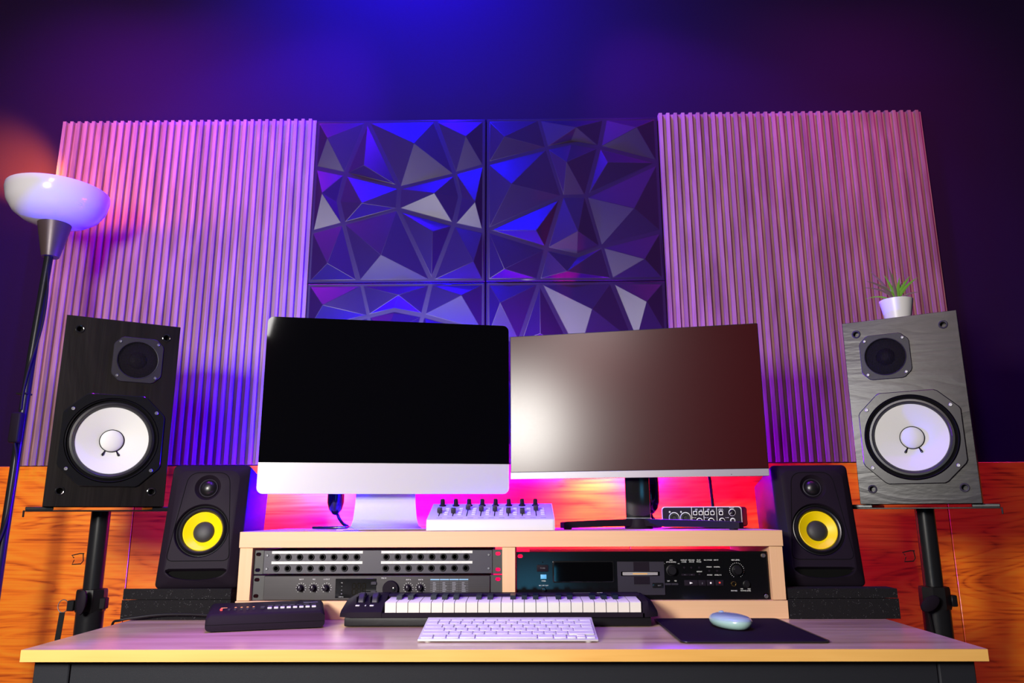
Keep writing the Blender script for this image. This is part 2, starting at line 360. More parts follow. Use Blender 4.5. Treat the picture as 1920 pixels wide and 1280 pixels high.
# ------------------------------------------------------------------ effects unit (left bay, lower)
fx = thing('effects_processor', 'black brushed rack effects unit with knobs, dial and dark display', 'rack unit', (-.2845, 1.5165, .7842))
H = .0452
ears(fx, H, M['ear_grey'], inner=.2175)
MB().box(-.2172, .2172, -.004, .17, .0004, H-.0006, .0008, 1).build('face_panel', M['brushed'], fx)
def knob(parent, x, z, r, y=-.004, name='knob', m=None, depth=.012, ang=0, mark=True, n=28):
    k = MB().lathe([(r*1.12, y), (r*1.12, y-.0015), (r*.95, y-.002), (r*.85, y-depth*.9), (r*.78, y-depth), (0, y-depth)], (x, 0, z), n=n).build(name, m or M['black_soft'], parent)
    if mark:
        mm = MB().box(-.0004, .0004, y-depth-.0004, y-depth, r*.15, r*.8, M=Matrix.Translation((x, 0, z)) @ Matrix.Rotation(ang, 4, 'Y'))
        mm.build('pointer_mark', M['print'], k)
    return k
for x, a in ((-.146, .1), (-.1215, .1), (-.097, -.6), (.060, 0), (.0835, 0)):
    ticks = MB(); kn = knob(fx, x, .0225, .0058, ang=a)
    for q in range(11):
        t = R(-140+28*q); ticks.box(-.0003, .0003, -.0042, -.0039, .0082, .0099, M=Matrix.Translation((x+.001, 0, .0225)) @ Matrix.Rotation(t, 4, 'Y'))
    ticks.build('tick_marks', M['print'], kn)
MB().box(-.079, -.0005, -.0046, -.004, .004, .0395, .0003, 1).build('display', M['md_face'], fx)
o = MB().lathe([(.0158, -.004), (.0158, -.0048), (.0150, -.0052), (.0150, -.010), (.0142, -.0112), (.002, -.0112), (0, -.0112)], (.0275, 0, .0205), n=44).build('dial', M['black_soft'], fx)
MB().lathe([(.0040, -.0112), (.0038, -.0098+-.0018), (.003, -.0118), (.0015, -.0122), (0, -.0122)], (.0345, 0, .0205), n=20).build('finger_dimple', M['black_gloss'], o)
for z in (.031, .0145):
    MB().box(-.0105, .0, -.0075, -.004, z-.0028, z+.0028, .0006, 1).build('button', M['grey_plastic'], fx)
words([('INPUT', -.145, .0385, .0022), ('MIX', -.1207, .0385, .0022), ('OUTPUT', -.0965, .0385, .0022), ('VALUE', .0135, .0405, .0024), ('EDIT A', .061, .0375, .0022), ('EDIT B', .0845, .0375, .0022),
       ('STORE', -.0053, .031, .0013), ('ENTER', -.0053, .0145, .0013), ('L INPUT R', -.0675, .0062, .0015), ('0dB', -.0668, .032, .0015), ('-6', -.0668, .0255, .0015), ('-12', -.0668, .0185, .0015), ('-24', -.0668, .012, .0015)], 'lettering', M['print'], fx, -.0080 if False else -.0048)
o = MB()                                                 # ghost digits of the unlit display
for i in range(3):
    x = -.043+i*.0095
    for dx, z, wv in ((0, .0305, 0), (0, .0205, 0), (0, .0105, 0)): o.box(x-.0025, x+.0025, -.0048, -.0046, z-.0005, z+.0005)
    for dx in (-.0033, .0033):
        for z in (.0255, .0155): o.box(x+dx-.0005, x+dx+.0005, -.0048, -.0046, z-.0042, z+.0042)
o.build('display_digits', mat('unlit_digit', (.010, .008, .002), .7, spec=0), fx)
o = MB()
for i in range(4): o.box(.103+i*.0185, .1203+i*.0185, -.0043, -.004, .0365, .0385)
o.build('header_strip', M['print_blue'], fx)
o = MB(); rr = random.Random(3)
for i in range(4):
    for k in range(9):
        z = .0335-k*.0032; x = .103+i*.0185; o.box(x, x+.0173, -.0042, -.004, z-.0002, z+.0002)
        if k < 8: o.box(x+.005, x+.009+.004*rr.random(), -.0042, -.004, z-.0022, z-.0009)
o.build('program_table', M['print_dim'], fx)

# ------------------------------------------------------------------ disc recorder (right bay)
md = thing('disc_recorder', 'glossy black disc recorder with display, disc slot and level dials', 'rack unit', (.2245, 1.5165, .7836))
H = .0885
cut = MB()
for sx in (-1, 1):
    for z in (.008, .0805): cut.slab(rrect(.010, .0068, .0033, 5), -.01, .02, cx=sx*.2335, cz=z)
MB().box(-.2408, .2408, 0, .004, 0, H, .0005, 1).build('face_panel', M['md_face'], md, boolean=cut)
MB().box(-.215, .215, .004, .20, .004, H-.004, .001, 1).build('chassis', M['black_metal'], md)
for sx, z in ((1, .0805), (1, .006)):
    o = MB(); screw(o, sx*.2335, -.0001, z, .004); o.build('rack_bolt', M['steel'], md)
fr = [(x*1.0, z*1.0) for x, z in rrect(.118, .040, .003, 3)]
MB().slab(fr, -.0012, 0, .0006, cx=-.1125, cz=.0515).build('display_frame', M['black_gloss'], md)
MB().slab(rrect(.112, .0355, .002, 3), -.0018, -.0011, cx=-.1125, cz=.0515).build('display_window', M['glass'], md)
MB().slab(rrect(.0225, .0125, .002, 3), -.0025, 0, .0006, cx=-.1905, cz=.058).build('power_button', M['black_soft'], md)
MB().slab(rrect(.0115, .0082, .0008, 2), -.002, 0, .0004, cx=-.1890, cz=.0425).build('timer_button', M['cyan_glint_btn'], md)
o = MB().lathe([(.0012, -.001), (.0012, 0)], (-.1905, 0, .069), n=10); o.build('indicator', M['void'], md)
knob(md, -.1890, .019, .0042, y=0, name='power_switch', m=M['black_gloss'], depth=.006, mark=False)
cut = MB().box(-.0405, .0335, -.01, .008, .0435, .0515)
bay = MB().box(-.0475, .0425, -.0025, .0, .0005+.008, .070, .0006, 1)
bay = bay.build('slot_bay', M['grey_plastic'], md, boolean=cut)
MB().box(-.040, .033, .0, .0005, .044, .051).build('slot_recess', M['void'], md)
MB().box(-.0165, .0135, -.0032, -.0025, .0525, .0695, .0002, 1).build('slot_guide', M['black_soft'], bay)
MB().box(-.0165, .0135, -.0032, -.0025, .0285, .0425, .0002, 1).build('slot_guide', M['black_soft'], bay)
MB().slab(rrect(.021, .009, .0012, 3), -.0042, -.0024, .0006, cx=.0285, cz=.0265).build('eject_button', M['black_gloss'], bay)
knob(md, .0565, .0535, .0092, y=0, name='jog_knob', m=M['black'], depth=.010, mark=False)
knob(md, .1810, .0535, .0085, y=0, name='record_level_knob', m=M['black'], depth=.012, mark=False)
knob(md, .1975, .028, .0060, y=0, name='phone_level_knob', m=M['black'], depth=.006, mark=False)
MB().lathe([(.0050, 0), (.0050, -.001), (.0046, -.0016), (.0036, -.0016), (.0034, -.0004)], (.1735, 0, .0285), n=26, close=True).build('phones_jack', M['gold'], md)
o = MB()
for q in range(21):
    t = R(-150+15*q); o.lathe([(.00055, -.0004), (.0005, 0)], (.1810+.0135*math.sin(t), 0, .0535+.0135*math.cos(t)), n=8)
o.build('level_dots', M['print'], md)
for x, w_ in ((.0925, .026), (.1135, .0145), (.1295, .0145), (.1465, .0155)):
    MB().slab(rrect(w_, .0105, .0008, 2), -.0018, 0, .0005, cx=x, cz=.0305).build('transport_button', M['black_soft'], md)
for x in (.048, .0615): MB().slab(rrect(.0125, .0034, .0005, 2), -.0012, 0, cx=x, cz=.0285).build('button', M['grey_plastic'], md)
for x in (.081, .0945): MB().slab(rrect(.0125, .0036, .0005, 2), -.0012, 0, cx=x, cz=.0455).build('button', M['black_soft'], md)
for x, z in ((.081, .0585), (.0945, .0585), (.1095, .0585), (.1095, .0465), (.1285, .0525), (.1435, .0525)):
    MB().lathe([(.0022, 0), (.0020, -.0012), (0, -.0014)], (x, 0, z), n=14).build('small_button', M['black_soft'], md)
h = .0023
words([('TIMER', -.189, .0347, h), ('REC  OFF  PLAY', -.189, .0265, .0019), ('MAIN POWER', -.189, .0118, h), ('AMS', .0565, .0725, h), ('(PUSH ENTER)', .0565, .0690, h*.95), ('|<<', .0425, .066, h*.8), ('>>|', .0705, .066, h*.8),
       ('DISPLAY', .081, .0725, h), ('/CHAR', .081, .0692, h), ('M/SCAN', .0955, .0725, h), ('/PAUSE', .0955, .0692, h), ('PLAY', .1095, .0725, h), ('MODE', .1095, .0692, h), ('REC MODE', .1270, .0725, h), ('INPUT', .1425, .0725, h),
       ('REPEAT', .1095, .0512, h), ('STEREO', .1285, .0598, h), ('DIGITAL', .1435, .0598, h), ('MONO', .1290, .0450, h), ('ANALOG', .1445, .0450, h), ('NO', .050, .0343, h), ('YES', .0630, .0343, h),
       ('REC LEVEL', .1800, .0725, h*1.1), ('PHONES', .1735, .0162, h), ('MIN', .1880, .0195, h*.85), ('MAX', .2020, .0195, h*.85), ('PHONE LEVEL', .1955, .0162, h)], 'lettering', M['print'], md, -.0003)
words([('POWER', -.1905, .0585, .002)], 'lettering', M['print_dim'], md, -.0026)
words([('<<', .081, .0455, .0018), ('>>', .0945, .0455, .0018), ('||', .1135, .0305, .0028)], 'lettering', M['print_dim'], md, -.002)
words([('EJECT', .0315, .0265, .0019)], 'lettering', M['print_dim'], md, -.0043)
o = MB(); o.loft([[(.0895, -.0021, .0285), (.0895, -.0021, .0325), (.0955, -.0021, .0305)], [(.0895, -.0018, .0285), (.0895, -.0018, .0325), (.0955, -.0018, .0305)]])
o.box(.1280, .1310, -.0021, -.0018, .029, .032); o.build('transport_symbols', M['print'], md)
MB().lathe([(.0018, -.0018), (.0018, -.0022)], (.1465, 0, .031), n=16).build('record_mark', M['red_btn'], md)
dc = MB().box(.2245-.0375, .2245+.0300, 1.5152, 1.5225, .8282, .8341, .0006, 1).build('mini_disc', M['disc'])
tag(dc, 'slim grey disc cartridge half inside the recorder slot', 'disc')
MB().box(.2245-.018, .2245+.010, 1.5148, 1.5152, .8303, .8319).build('disc_print', M['orange_print'], dc)['label'] = 'orange printed line'

# ------------------------------------------------------------------ piano style keyboard
kb = thing('midi_keyboard', 'black music keyboard with 22 white piano keys in front of the rack shelf', 'music keyboard', (-.0505, 1.405, .75))
X0, X1 = -.270, .272
MB().box(X0, X1, .004, .096, .0012, .0165, .002, 2).build('base', M['black'], kb)
def prof_x(pts, x0, x1, ch=0):                           # side outline (y,z) run along x
    m = MB(); m.loft([[(x0, y, z) for y, z in pts], [(x1, y, z) for y, z in pts]]); return m
prof_x([(0, .0165), (0, .0232), (.003, .0240), (.010, .0240), (.010, .0165)], -.203, .260).build('front_lip', M['black_soft'], kb)
prof_x([(.066, .0165), (.066, .046), (.070, .0495), (.096, .0495), (.096, .0165)], -.203, .262).build('rear_panel', M['black_soft'], kb)
o = MB(); sec = [(0, .0165), (.0, .0255), (.012, .0325), (.075, .0505), (.096, .0500), (.096, .0165)]
ins = [(.010, .0165), (.012, .0220), (.020, .0270), (.070, .0400), (.090, .0400), (.092, .0165)]
o.loft([[(-.2795, y, z) for y, z in ins], [(-.2600, y, z) for y, z in sec], [(-.2035, y, z) for y, z in sec]])
lb = o.build('control_block', M['black_soft'], kb)
o = MB(); sec2 = [(0, .0165), (.0, .0250), (.010, .0420), (.062, .0470), (.096, .0480), (.096, .0165)]; ins2 = [(.012, .0165), (.012, .0220), (.020, .0260), (.066, .034), (.090, .036), (.092, .0165)]
o.loft([[(.2570, y, z) for y, z in sec2], [(.2680, y, z) for y, z in sec2], [(.2850, y, z) for y, z in ins2]]); o.build('end_cheek', M['black_soft'], kb)
kw = .4535/22
for k in range(22):
    x = -.1985+k*kw
    prof_x([(.0015, .0245), (.0015, .0408), (.0030, .0420), (.066, .0445), (.066, .0245)], x+.0006, x+kw-.0006).build('white_key', M['keytop'], kb)
pat = [1, 1, 0, 1, 1, 1, 0]; 
for k in range(21):
    if pat[k % 7]:
        x = -.1985+(k+1)*kw
        prof_x([(.030, .0400), (.033, .0500), (.066, .0505), (.066, .0400)], x-.0048, x+.0048).build('black_key', M['blackkey'], kb)
for x in (-.2480, -.2230):
    o = MB().lathe([(.0005, -.0055), (.018, -.0055), (.0195, -.004), (.0195, .004), (.018, .0055), (.0005, .0055)], (x, .052, .0345), axis='X', n=36); o.build('control_wheel', M['grey_plastic'], lb)
    MB().box(x-.0075, x-.0062, .030, .074, .030, .0485, .0004, 1).build('wheel_guard', M['black_gloss'], lb)
    MB().box(x+.0062, x+.0075, .030, .074, .030, .0485, .0004, 1).build('wheel_guard', M['black_gloss'], lb)
for x, w_ in ((-.2500, .0075), (-.2358, .0022), (-.2245, .0075)):
    MB().box(x-w_/2, x+w_/2, .0155, .0215, .0335, .0358, .0007, 1).build('button', M['white'], lb)
o = MB().box(.140, .172, .0800, .0806, .0494, .0497); 
o.build('printed_line', M['print_dim'], kb)
words([('A-37', .190, 0, .004)], 'lettering', M['print'], kb, 0, M=Matrix.Translation((0, .080, .0497)) @ Matrix.Rotation(-PI/2, 4, 'X'))

# ------------------------------------------------------------------ computer keyboard
ck = thing('computer_keyboard', 'slim white and aluminium computer keyboard at the front of the desk', 'keyboard', (-.0275, 1.246, .7505), R(-.3))
tl = R(7.4)
Mt = Matrix.Rotation(tl, 4, 'X')
t = MB(); t.merge(MB().box(-.1405, .1405, 0, .128, .0008, .0042, .0012, 2).bm, Mt); t.build('tray', M['alu'], ck)
MB().lathe([(.0005, -.138), (.0075, -.138), (.0082, -.136), (.0082, .136), (.0075, .138), (.0005, .138)], (0, .1185, .0085), axis='X', n=24).build('battery_tube', M['alu'], ck)
for sx in (-1, 1): MB().lathe([(.006, .0), (.006, .002), (.005, .0025)], (sx*.125, .008, -.0003), axis='Z', n=16).build('foot', M['white'], ck)
P = .01905; y = .0035
def key(x0, x1, y0, y1):
    o = MB(); o.merge(MB().box(x0+.0010, x1-.0010, y0+.0010, y1-.0010, .0042, .0062, .0006, 1).bm, Mt); o.build('key', M['white'], ck)
L0 = -.1372; Wd = .2744
def krow(widths, y0, hgt):
    s = sum(widths); x = L0
    for w_ in widths:
        ww = w_/s*Wd; key(x, x+ww, y0, y0+hgt); x += ww
RH = .0192
krow([1, 1, 1, 1.25, 5.2, 1.25, 1], y, RH) if False else None
u = Wd/14.5
x = L0
for w_ in (1.08, 1.08, 1.08, 1.32, 5.15, 1.32, 1.08): key(x, x+w_*u, y, y+RH); x += w_*u
rem = (L0+Wd-x)/3
key(x, x+rem, y, y+RH/2); key(x+rem, x+2*rem, y, y+RH/2); key(x+rem, x+2*rem, y+RH/2, y+RH); key(x+2*rem, x+3*rem, y, y+RH/2)
y += RH; krow([2.28]+[1]*10+[2.22], y, RH); y += RH; krow([1.78]+[1]*11+[1.72], y, RH); y += RH
krow([1.5]+[1]*12+[1], y, RH); y += RH; krow([1]*13+[1.5], y, RH); y += RH; krow([1]*14, y, .0125)
o = MB()                                                # legends of the keys
rr = random.Random(5)
for r_ in range(1, 5):
    for k in range(11):
        xx = L0+.034+k*u*1.0+(.004*r_); o.merge(MB().box(xx, xx+.0035, .0035+RH*r_+.007, .0035+RH*r_+.0085, .0062, .00625).bm, Mt)
o.build('key_legends', M['print_dim'], ck)

# ------------------------------------------------------------------ mouse pad and mouse
mp = thing('mouse_pad', 'dark purple cloth mouse pad with stitched edge', 'mouse pad', (.3525, 1.362, .75))
o = MB(); f = lambda w_, h_, z: [(x, y, z) for x, y in rrect(w_, h_, .012, 6)]
o.loft([f(.226, .254, .0004), f(.228, .256, .0015), f(.227, .255, .0028), f(.222, .250, .0030)]); o.build('pad', M['cloth'], mp)
o = MB().tube([(x, y, .0024) for x, y in rrect(.2275, .2555, .012, 8)]+[(rrect(.2275, .2555, .012, 8)[0][0], rrect(.2275, .2555, .012, 8)[0][1], .0024)], .0014, 6); o.build('stitched_edge', M['rubber'], mp)
ms = thing('computer_mouse', 'small mint green computer mouse on the dark mouse pad', 'mouse', (.352, 1.383, .7532), R(14)); ms.scale = (1, 1, .67)
o = MB(); rings = []
def oval(w_, l_, z, sh=0): return [(w_/2*math.cos(t)*(1-.08*math.sin(t)), sh+l_/2*math.sin(t), z) for t in [2*PI*k/40 for k in range(40)]]
o.loft([oval(.040, .080, .0), oval(.052, .094, .004), oval(.0595, .1, .011), oval(.061, .102, .017), oval(.0595, .100, .021)]); o.build('lower_shell', M['mint'], ms)
o = MB(); o.loft([oval(.0590, .0995, .0211), oval(.0575, .097, .0240), oval(.050, .086, .0285), oval(.036, .064, .0318), oval(.018, .032, .0332), oval(.002, .004, .0336)]); o.build('top_shell', mat('mint_top', (.34, .50, .52), .18, coat=.4), ms)
MB().lathe([(.0005, -.003), (.0055, -.003), (.0062, -.0015), (.0062, .0015), (.0055, .003), (.0005, .003)], (0, .028, .0290), axis='X', n=20).build('scroll_wheel', M['mint'], ms)

# ------------------------------------------------------------------ little dark sequencer
sq = thing('step_sequencer', 'small dark pocket sequencer with red and white buttons on the left of the desk', 'synthesizer', (-.447, 1.372, .7502), R(17))
o = MB(); W2 = .0985
def sec_(y, zt, r=.006): return [(x, y, .0015+(zt)/2+z) for x, z in rrect(2*W2, zt, r, 5)]
o.loft([sec_(0, .0235, .008), sec_(.003, .0275, .009), sec_(.02, .0305, .009), sec_(.082, .0370, .009), sec_(.086, .034, .009)]); body = o.build('body', M['black_soft'], sq)
MB().box(-.0975, .0975, -.0004, .0006, .0118, .0124).build('case_seam', M['void'], body)
MB().box(-.082, -.005, -.0004, .001, .0020, .0034).build('battery_cover', M['black_gloss'], body)
sz = lambda y: .0015+.0305+(y-.02)/.062*.0065
def sqb(name, x0, x1, y0, y1, m, h_=.002):
    z = sz((y0+y1)/2); MB().box(x0, x1, y0, y1, z-.001, z+h_, .0005, 1).build(name, m, sq)
sqb('record_button', -.0780, -.0735, .022, .030, M['red_btn'], .0028)
for k in range(5): sqb('button', -.0655+k*.0102, -.0610+k*.0102, .022, .030, M['grey_plastic'])
for k in range(8): sqb('step_pad', .0005+k*.0108, .0078+k*.0108, .024, .034, M['white'])
sqb('mode_button', -.0115, -.0045, .024, .042, M['grey_plastic'])
for k in range(4): sqb('button_mark', -.0555+k*.0100, -.0515+k*.0100, .042, .049, M['orange_print'], .0002)
sqb('title_strip', -.0780, -.0670, .042, .047, M['orange_print'], .0002)
for k in range(7): sqb('parameter_block', .000+k*.0125, .0095+k*.0125, .044, .056, M['grey_plastic'], .0003)
sqb('display_strip', .062, .088, .064, .068, M['print_dim'], .0002)
o = MB().tube(arc([(-.352-.08, 1.4535, .7525), (-.50, 1.475, .7535), (-.60, 1.49, .7605), (-.68, 1.494, .7610), (-.735, 1.488, .7560), (-.757, 1.482, .7525), (-.775, 1.49, .745), (-.790, 1.52, .70), (-.795, 1.54, .6)], 6), .0022, 8)
tag(o.build('power_cord', M['black']), 'thin black cord running across the desk in front of the left foam pad', 'cable')

# ------------------------------------------------------------------ white fader controller
fc = thing('fader_controller', 'white mixing controller with eight black faders and knobs under the screens', 'mixing controller', (-.0665, 1.515, .9118), R(.5))
o = MB(); Wf, Wb = .1255, .1215
def ring(z, e, s=1):
    pts = [(-Wf+e, e), (Wf-e, e), (Wf-e, .138-e), (-Wf+e, .138-e)]; return pts
sidep = [(0, .0008), (0, .0180), (.0025, .0215), (.128, .0530), (.133, .0510), (.134, .0008)]
def rx(x, k): return [(x, .067+(y-.067)*k, max(.0006, .0006+(z-.0006)*(.9+.1*k) if z > .01 else z)) for y, z in sidep]
o.loft([rx(-Wf, .97), rx(-Wf+.0025, .995), rx(-Wf+.006, 1), rx(Wf-.006, 1), rx(Wf-.0025, .995), rx(Wf, .97)]); o.build('body', M['white'], fc)
sl_ = math.atan2(.0315, .1255); Ms = Matrix.Translation((0, .0025, .0215)) @ Matrix.Rotation(sl_, 4, 'X')   # frame on the sloping top
def on_top(mb, name, m, par=None):
    t = MB(); t.merge(mb.bm, Ms); return t.build(name, m, par or fc)
for k in range(8):
    x = -.1045+k*.0278
    on_top(MB().lathe([(.0075, 0), (.0072, .0012), (.0050, .0030), (.0046, .0125), (.0036, .0140), (0, .0140)], (x, .112, 0), axis='Z', n=24), 'knob', M['black_soft'])
    on_top(MB().box(x-.0009, x+.0009, .026, .092, -.0002, .0002), 'fader_slot', M['void'])
    y = (.052, .050, .078, .066, .066, .050, .046, .070)[k]
    on_top(MB().box(x-.0048, x+.0048, y-.006, y+.006, .0012, .0105, .0015, 2), 'fader_cap', M['grey_plastic'])
    for j in range(4):
        on_top(MB().box(x+.0095, x+.0175, .036+j*.0155, .0455+j*.0155, 0, .0013, .0004, 1), 'pad_button', M['pot'])
for k in range(11): on_top(MB().box(-.107+k*.0205, -.096+k*.0205, .0115, .0135, 0, .0002), 'printed_mark', M['print_dim'])

# ------------------------------------------------------------------ all in one computer
im = thing('all_in_one_computer', 'silver all-in-one computer with switched-off black glass screen', 'computer', (-.2920, 1.6257, .9118), R(11.3))
zb = .0735; Wi, Hi = .528, .3765
def outl(y, k=0, r=.013): return [(x, y, zb+Hi/2+z) for x, z in rrect(Wi-2*k, Hi-2*k, r, 8)]
o = MB().loft([outl(.0015, .0004), outl(.0025), outl(.0065), outl(.009, .003), outl(.030, .06, .05), outl(.045, .13, .06)]); o.build('back_shell', M['alu'], im)
pts = [(x, z) for x, z in rrect(Wi-.001, Hi-.001, .013, 8)]; cz = .0645
top = [p for p in pts if p[1] > 0]; bot = [p for p in pts if p[1] < 0]; yl = -Hi/2+cz; w2 = (Wi-.001)/2
up_ = [(w2, yl+.0003)]+top+[(-w2, yl+.0003)]; lo_ = [(-w2, yl-.0003)]+bot+[(w2, yl-.0003)]
for nm, pl, mt, yy in (('screen_glass', up_, M['glass'], -.0012), ('chin', lo_, M['alu_w'], -.0008)):
    o = MB(); a = [(x, yy, zb+Hi/2+z) for x, z in pl]; o.loft([a, [(x, .0016, z) for x, _, z in a]]); o.build(nm, mt, im)
o = MB(); prof = [(.062, .235), (.055, .20), (.045, .10), (.036, .055), (.028, .022), (.020, .008), (.004, .0035), (-.065, .0020)]
wd = [.063, .063, .063, .064, .067, .071, .077, .084]
rows = []
for (y, z), w_ in zip(prof, wd): rows.append((y, z, w_))
L_ = [(-w_, y, z) for y, z, w_ in rows]; R_ = [(w_, y, z) for y, z, w_ in rows]; n = len(rows)
V = L_+R_; V2 = [(x, y+.004, z-.0015 if i % n > 5 else z) for i, (x, y, z) in enumerate(V)]
F = []
for i in range(n-1): F += [(i, i+1, n+i+1, n+i), (2*n+i, 3*n+i, 3*n+i+1, 2*n+i+1), (i, 2*n+i, 2*n+i+1, i+1), (n+i, n+i+1, 3*n+i+1, 3*n+i)]
F += [(0, n, 3*n, 2*n), (n-1, 3*n-1, 4*n-1, 2*n-1)]
o.add(V+V2, F); o.build('stand', M['alu'], im, ang=60)
MB().box(-.10, .11, .0, .09, -.0004, .0012, .0005, 1).build('stand_foot', M['alu'], im)

# ------------------------------------------------------------------ second monitor
mo = thing('monitor', 'matte black widescreen monitor with silver bottom strip on a dark forked stand', 'monitor', (.2340, 1.6249, .9118), R(-12.07))
zb = .1054
def mout(y, k=0): return [(x, y, zb+.160+z) for x, z in rrect(.540-2*k, .320-2*k, .0022, 3)]
MB().loft([mout(.0005, .0004), mout(.001), mout(.010), mout(.014, .004), mout(.026, .06)]).build('housing', M['black'], mo)
MB().box(-.2688, .2688, -.0004, .0006, zb+.0155, zb+.3186, .0002, 1).build('screen', M['matte_screen'], mo)
MB().box(-.270, .270, -.0012, .0006, zb, zb+.0146, .0004, 1).build('bottom_strip', mat('grey_aluminium', (.30, .285, .30), .4, metal=.2), mo)
MB().lathe([(.0008, -.0016), (.0008, -.001)], (.196, 0, zb+.0040), n=10).build('power_light', M['void'], mo)
MB().box(-.026, .026, .045, .062, .018, .30, .002, 2).build('neck', M['black_gloss'], mo)
MB().box(-.027, .027, .043, .064, .0215, .0225).build('neck_joint', M['steel'], mo)
for sx in (-1, 1):
    o = MB(); tip = (.205, -.060) if sx > 0 else (-.150, -.048); hw = .012
    def quad(cx, cy, w_, z0, z1, dx, dy):
        nx, ny = -dy, dx; return [(cx-nx*w_, cy-ny*w_, z0), (cx+nx*w_, cy+ny*w_, z0), (cx+nx*w_, cy+ny*w_, z1), (cx-nx*w_, cy-ny*w_, z1)]
    d = Vector((tip[0], tip[1]-.055)).normalized()
    o.loft([quad(0, .055, .016, .0060, .0205, d.x, d.y), quad(tip[0]*.5, .055+(tip[1]-.055)*.5, .013, .0050, .0185, d.x, d.y), quad(tip[0]*.97, .055+(tip[1]-.055)*.97, .011, .0030, .0155, d.x, d.y), quad(tip[0], tip[1], .009, .0030, .0140, d.x, d.y)])
    lg = o.build('base_leg', M['black_soft'], mo)
    MB().lathe([(.008, 0), (.009, .003)], (tip[0]*.93, .055+(tip[1]-.055)*.93, .0003), axis='Z', n=16).build('rubber_foot', M['rubber'], lg)
MB().lathe([(.03, .0003), (.031, .006), (.028, .020), (.01, .022)], (0, .055, 0), axis='Z', n=28).build('hub', M['black_soft'], mo)

# ------------------------------------------------------------------ audio interface
ai = thing('audio_interface', 'small black audio interface with pale rim behind the monitor stand leg', 'audio interface', (.3765, 1.662, .9118), R(-21)); ai.scale = (.975, 1, 1)
def aout(y, k=0): return [(x, y, .0025+.0215+z) for x, z in rrect(.172-2*k, .043-2*k, .006, 6)]
MB().loft([aout(.004), aout(.118), aout(.120, .001)]).build('case', M['black'], ai)
MB().loft([aout(0, .0005), aout(.0004), aout(.0048), aout(.005, .001)]).build('rim', M['alu_w'], ai)
MB().loft([aout(-.0006, .0018), aout(.001, .0016)]).build('front_plate', M['black_soft'], ai)
for x in (-.0585, -.0335):
    o = MB().lathe([(.0118, -.0006), (.0118, -.0020), (.0108, -.0022), (.0105, -.001), (.0102, -.0007)], (x, 0, .0220), n=30, close=True).build('input_ring', M['alu'], ai)
    MB().lathe([(.0103, -.0008), (.0098, -.0024), (.0060, -.0024), (.0045, -.0007), (.0001, -.0007)], (x, 0, .0220), n=30).build('combo_jack', M['black_gloss'], o)
    MB().lathe([(.0022, -.0006), (.0020, -.0014), (0, -.0014)], (x-.0095, 0, .0345), n=14).build('latch', M['steel'], ai)
for x in (-.0125, -.0005, .0125, .0245, .0425):
    o = MB().slab(rrect(.0082, .0082, .0014, 3), -.0012, -.0005, cx=x, cz=.0320).build('button_rim', M['alu'], ai)
    MB().slab(rrect(.0064, .0064, .0010, 3), -.0022, -.0010, .0004, cx=x, cz=.0320).build('button', M['black_soft'], o)
for x in (-.0200, .0060, .0335):
    MB().box(x-.0003, x+.0003, -.0009, -.0005, .006, .0438).build('divider_line', M['alu'], ai)
for x, z, r_ in ((-.004, .0150, .0068), (.021, .0150, .0068), (.044, .0160, .0060)):
    o = MB().lathe([(r_, -.0006), (r_, -.0010), (r_*.88, -.0011), (r_*.86, -.0007)], (x, 0, z), n=26, close=True).build('gain_ring', M['alu'], ai); knob(ai, x, z, r_*.72, y=-.0006, name='gain_knob', depth=.009, ang=-.9)
MB().lathe([(.0072, -.0006), (.0072, -.0010), (.0065, -.0011), (.0063, -.0007)], (.0660, 0, .0330), n=26, close=True).build('gain_ring', M['alu'], ai); knob(ai, .0660, .0330, .0052, y=-.0006, name='phones_knob', depth=.009, ang=-2.2)
MB().lathe([(.0058, -.0006), (.0058, -.0014), (.0050, -.0016), (.0034, -.0016), (.0030, -.0007)], (.0665, 0, .0165), n=24, close=True).build('phones_jack', M['steel'], ai)
words([('LINE', -.0095, .0402, .0018), ('INST', -.0095, .0380, .0018), ('PAD', .0008, .0382, .0018), ('LINE', .0160, .0402, .0018), ('INST', .0160, .0380, .0018), ('PAD', .0255, .0382, .0018),
       ('DIRECT', .0425, .0402, .0018), ('MONITOR', .0425, .0380, .0018), ('PHONES', .0655, .0425, .0019), ('POWER', .0550, .0225, .0016), ('SIG CLIP', -.0150, .0225, .0016), ('SIG CLIP', .0115, .0225, .0016)], 'lettering', M['print'], ai, -.0009)
o = MB().tube(arc([(.430, 1.784, .945), (.436, 1.80, .948), (.432, 1.79, .985), (.420, 1.755, 1.03), (.400, 1.72, 1.07), (.39, 1.70, 1.12)], 8), .0038, 8)
tag(o.build('signal_cable', M['rubber']), 'black cable rising behind the audio interface towards the matte monitor', 'cable')

# ------------------------------------------------------------------ rounded gadgets behind the screens
def gadget(loc, rz, label):
    g = thing('rounded_gadget', label, 'light', loc, rz, None)
    MB().lathe([(.0001, -.058), (.006, -.056), (.014, -.046), (.0185, -.03), (.0185, .01), (.017, .045), (.012, .056), (.0001, .058)], (0, 0, .088), axis='Z', n=26).build('head', M['black_gloss'], g)
    MB().tube(arc([(0, .004, .045), (.004, .012, .025), (.016, .008, .012), (.030, 0, .006)], 6), .0035, 8).build('arm', M['black_gloss'], g)
    MB().box(-.045 if loc[0] < 0 else -.022, .034 if loc[0] < 0 else .016, -.022, .022, .0005, .0065, .0025, 2).build('base', M['black_gloss'], g)
    return g
gadget((-.425, 1.735, .9118), R(-6), 'dark rounded gadget hanging behind the silver computer stand')
gadget((.2860, 1.752, .9118), R(10), 'dark rounded gadget beside the black neck of the matte monitor')

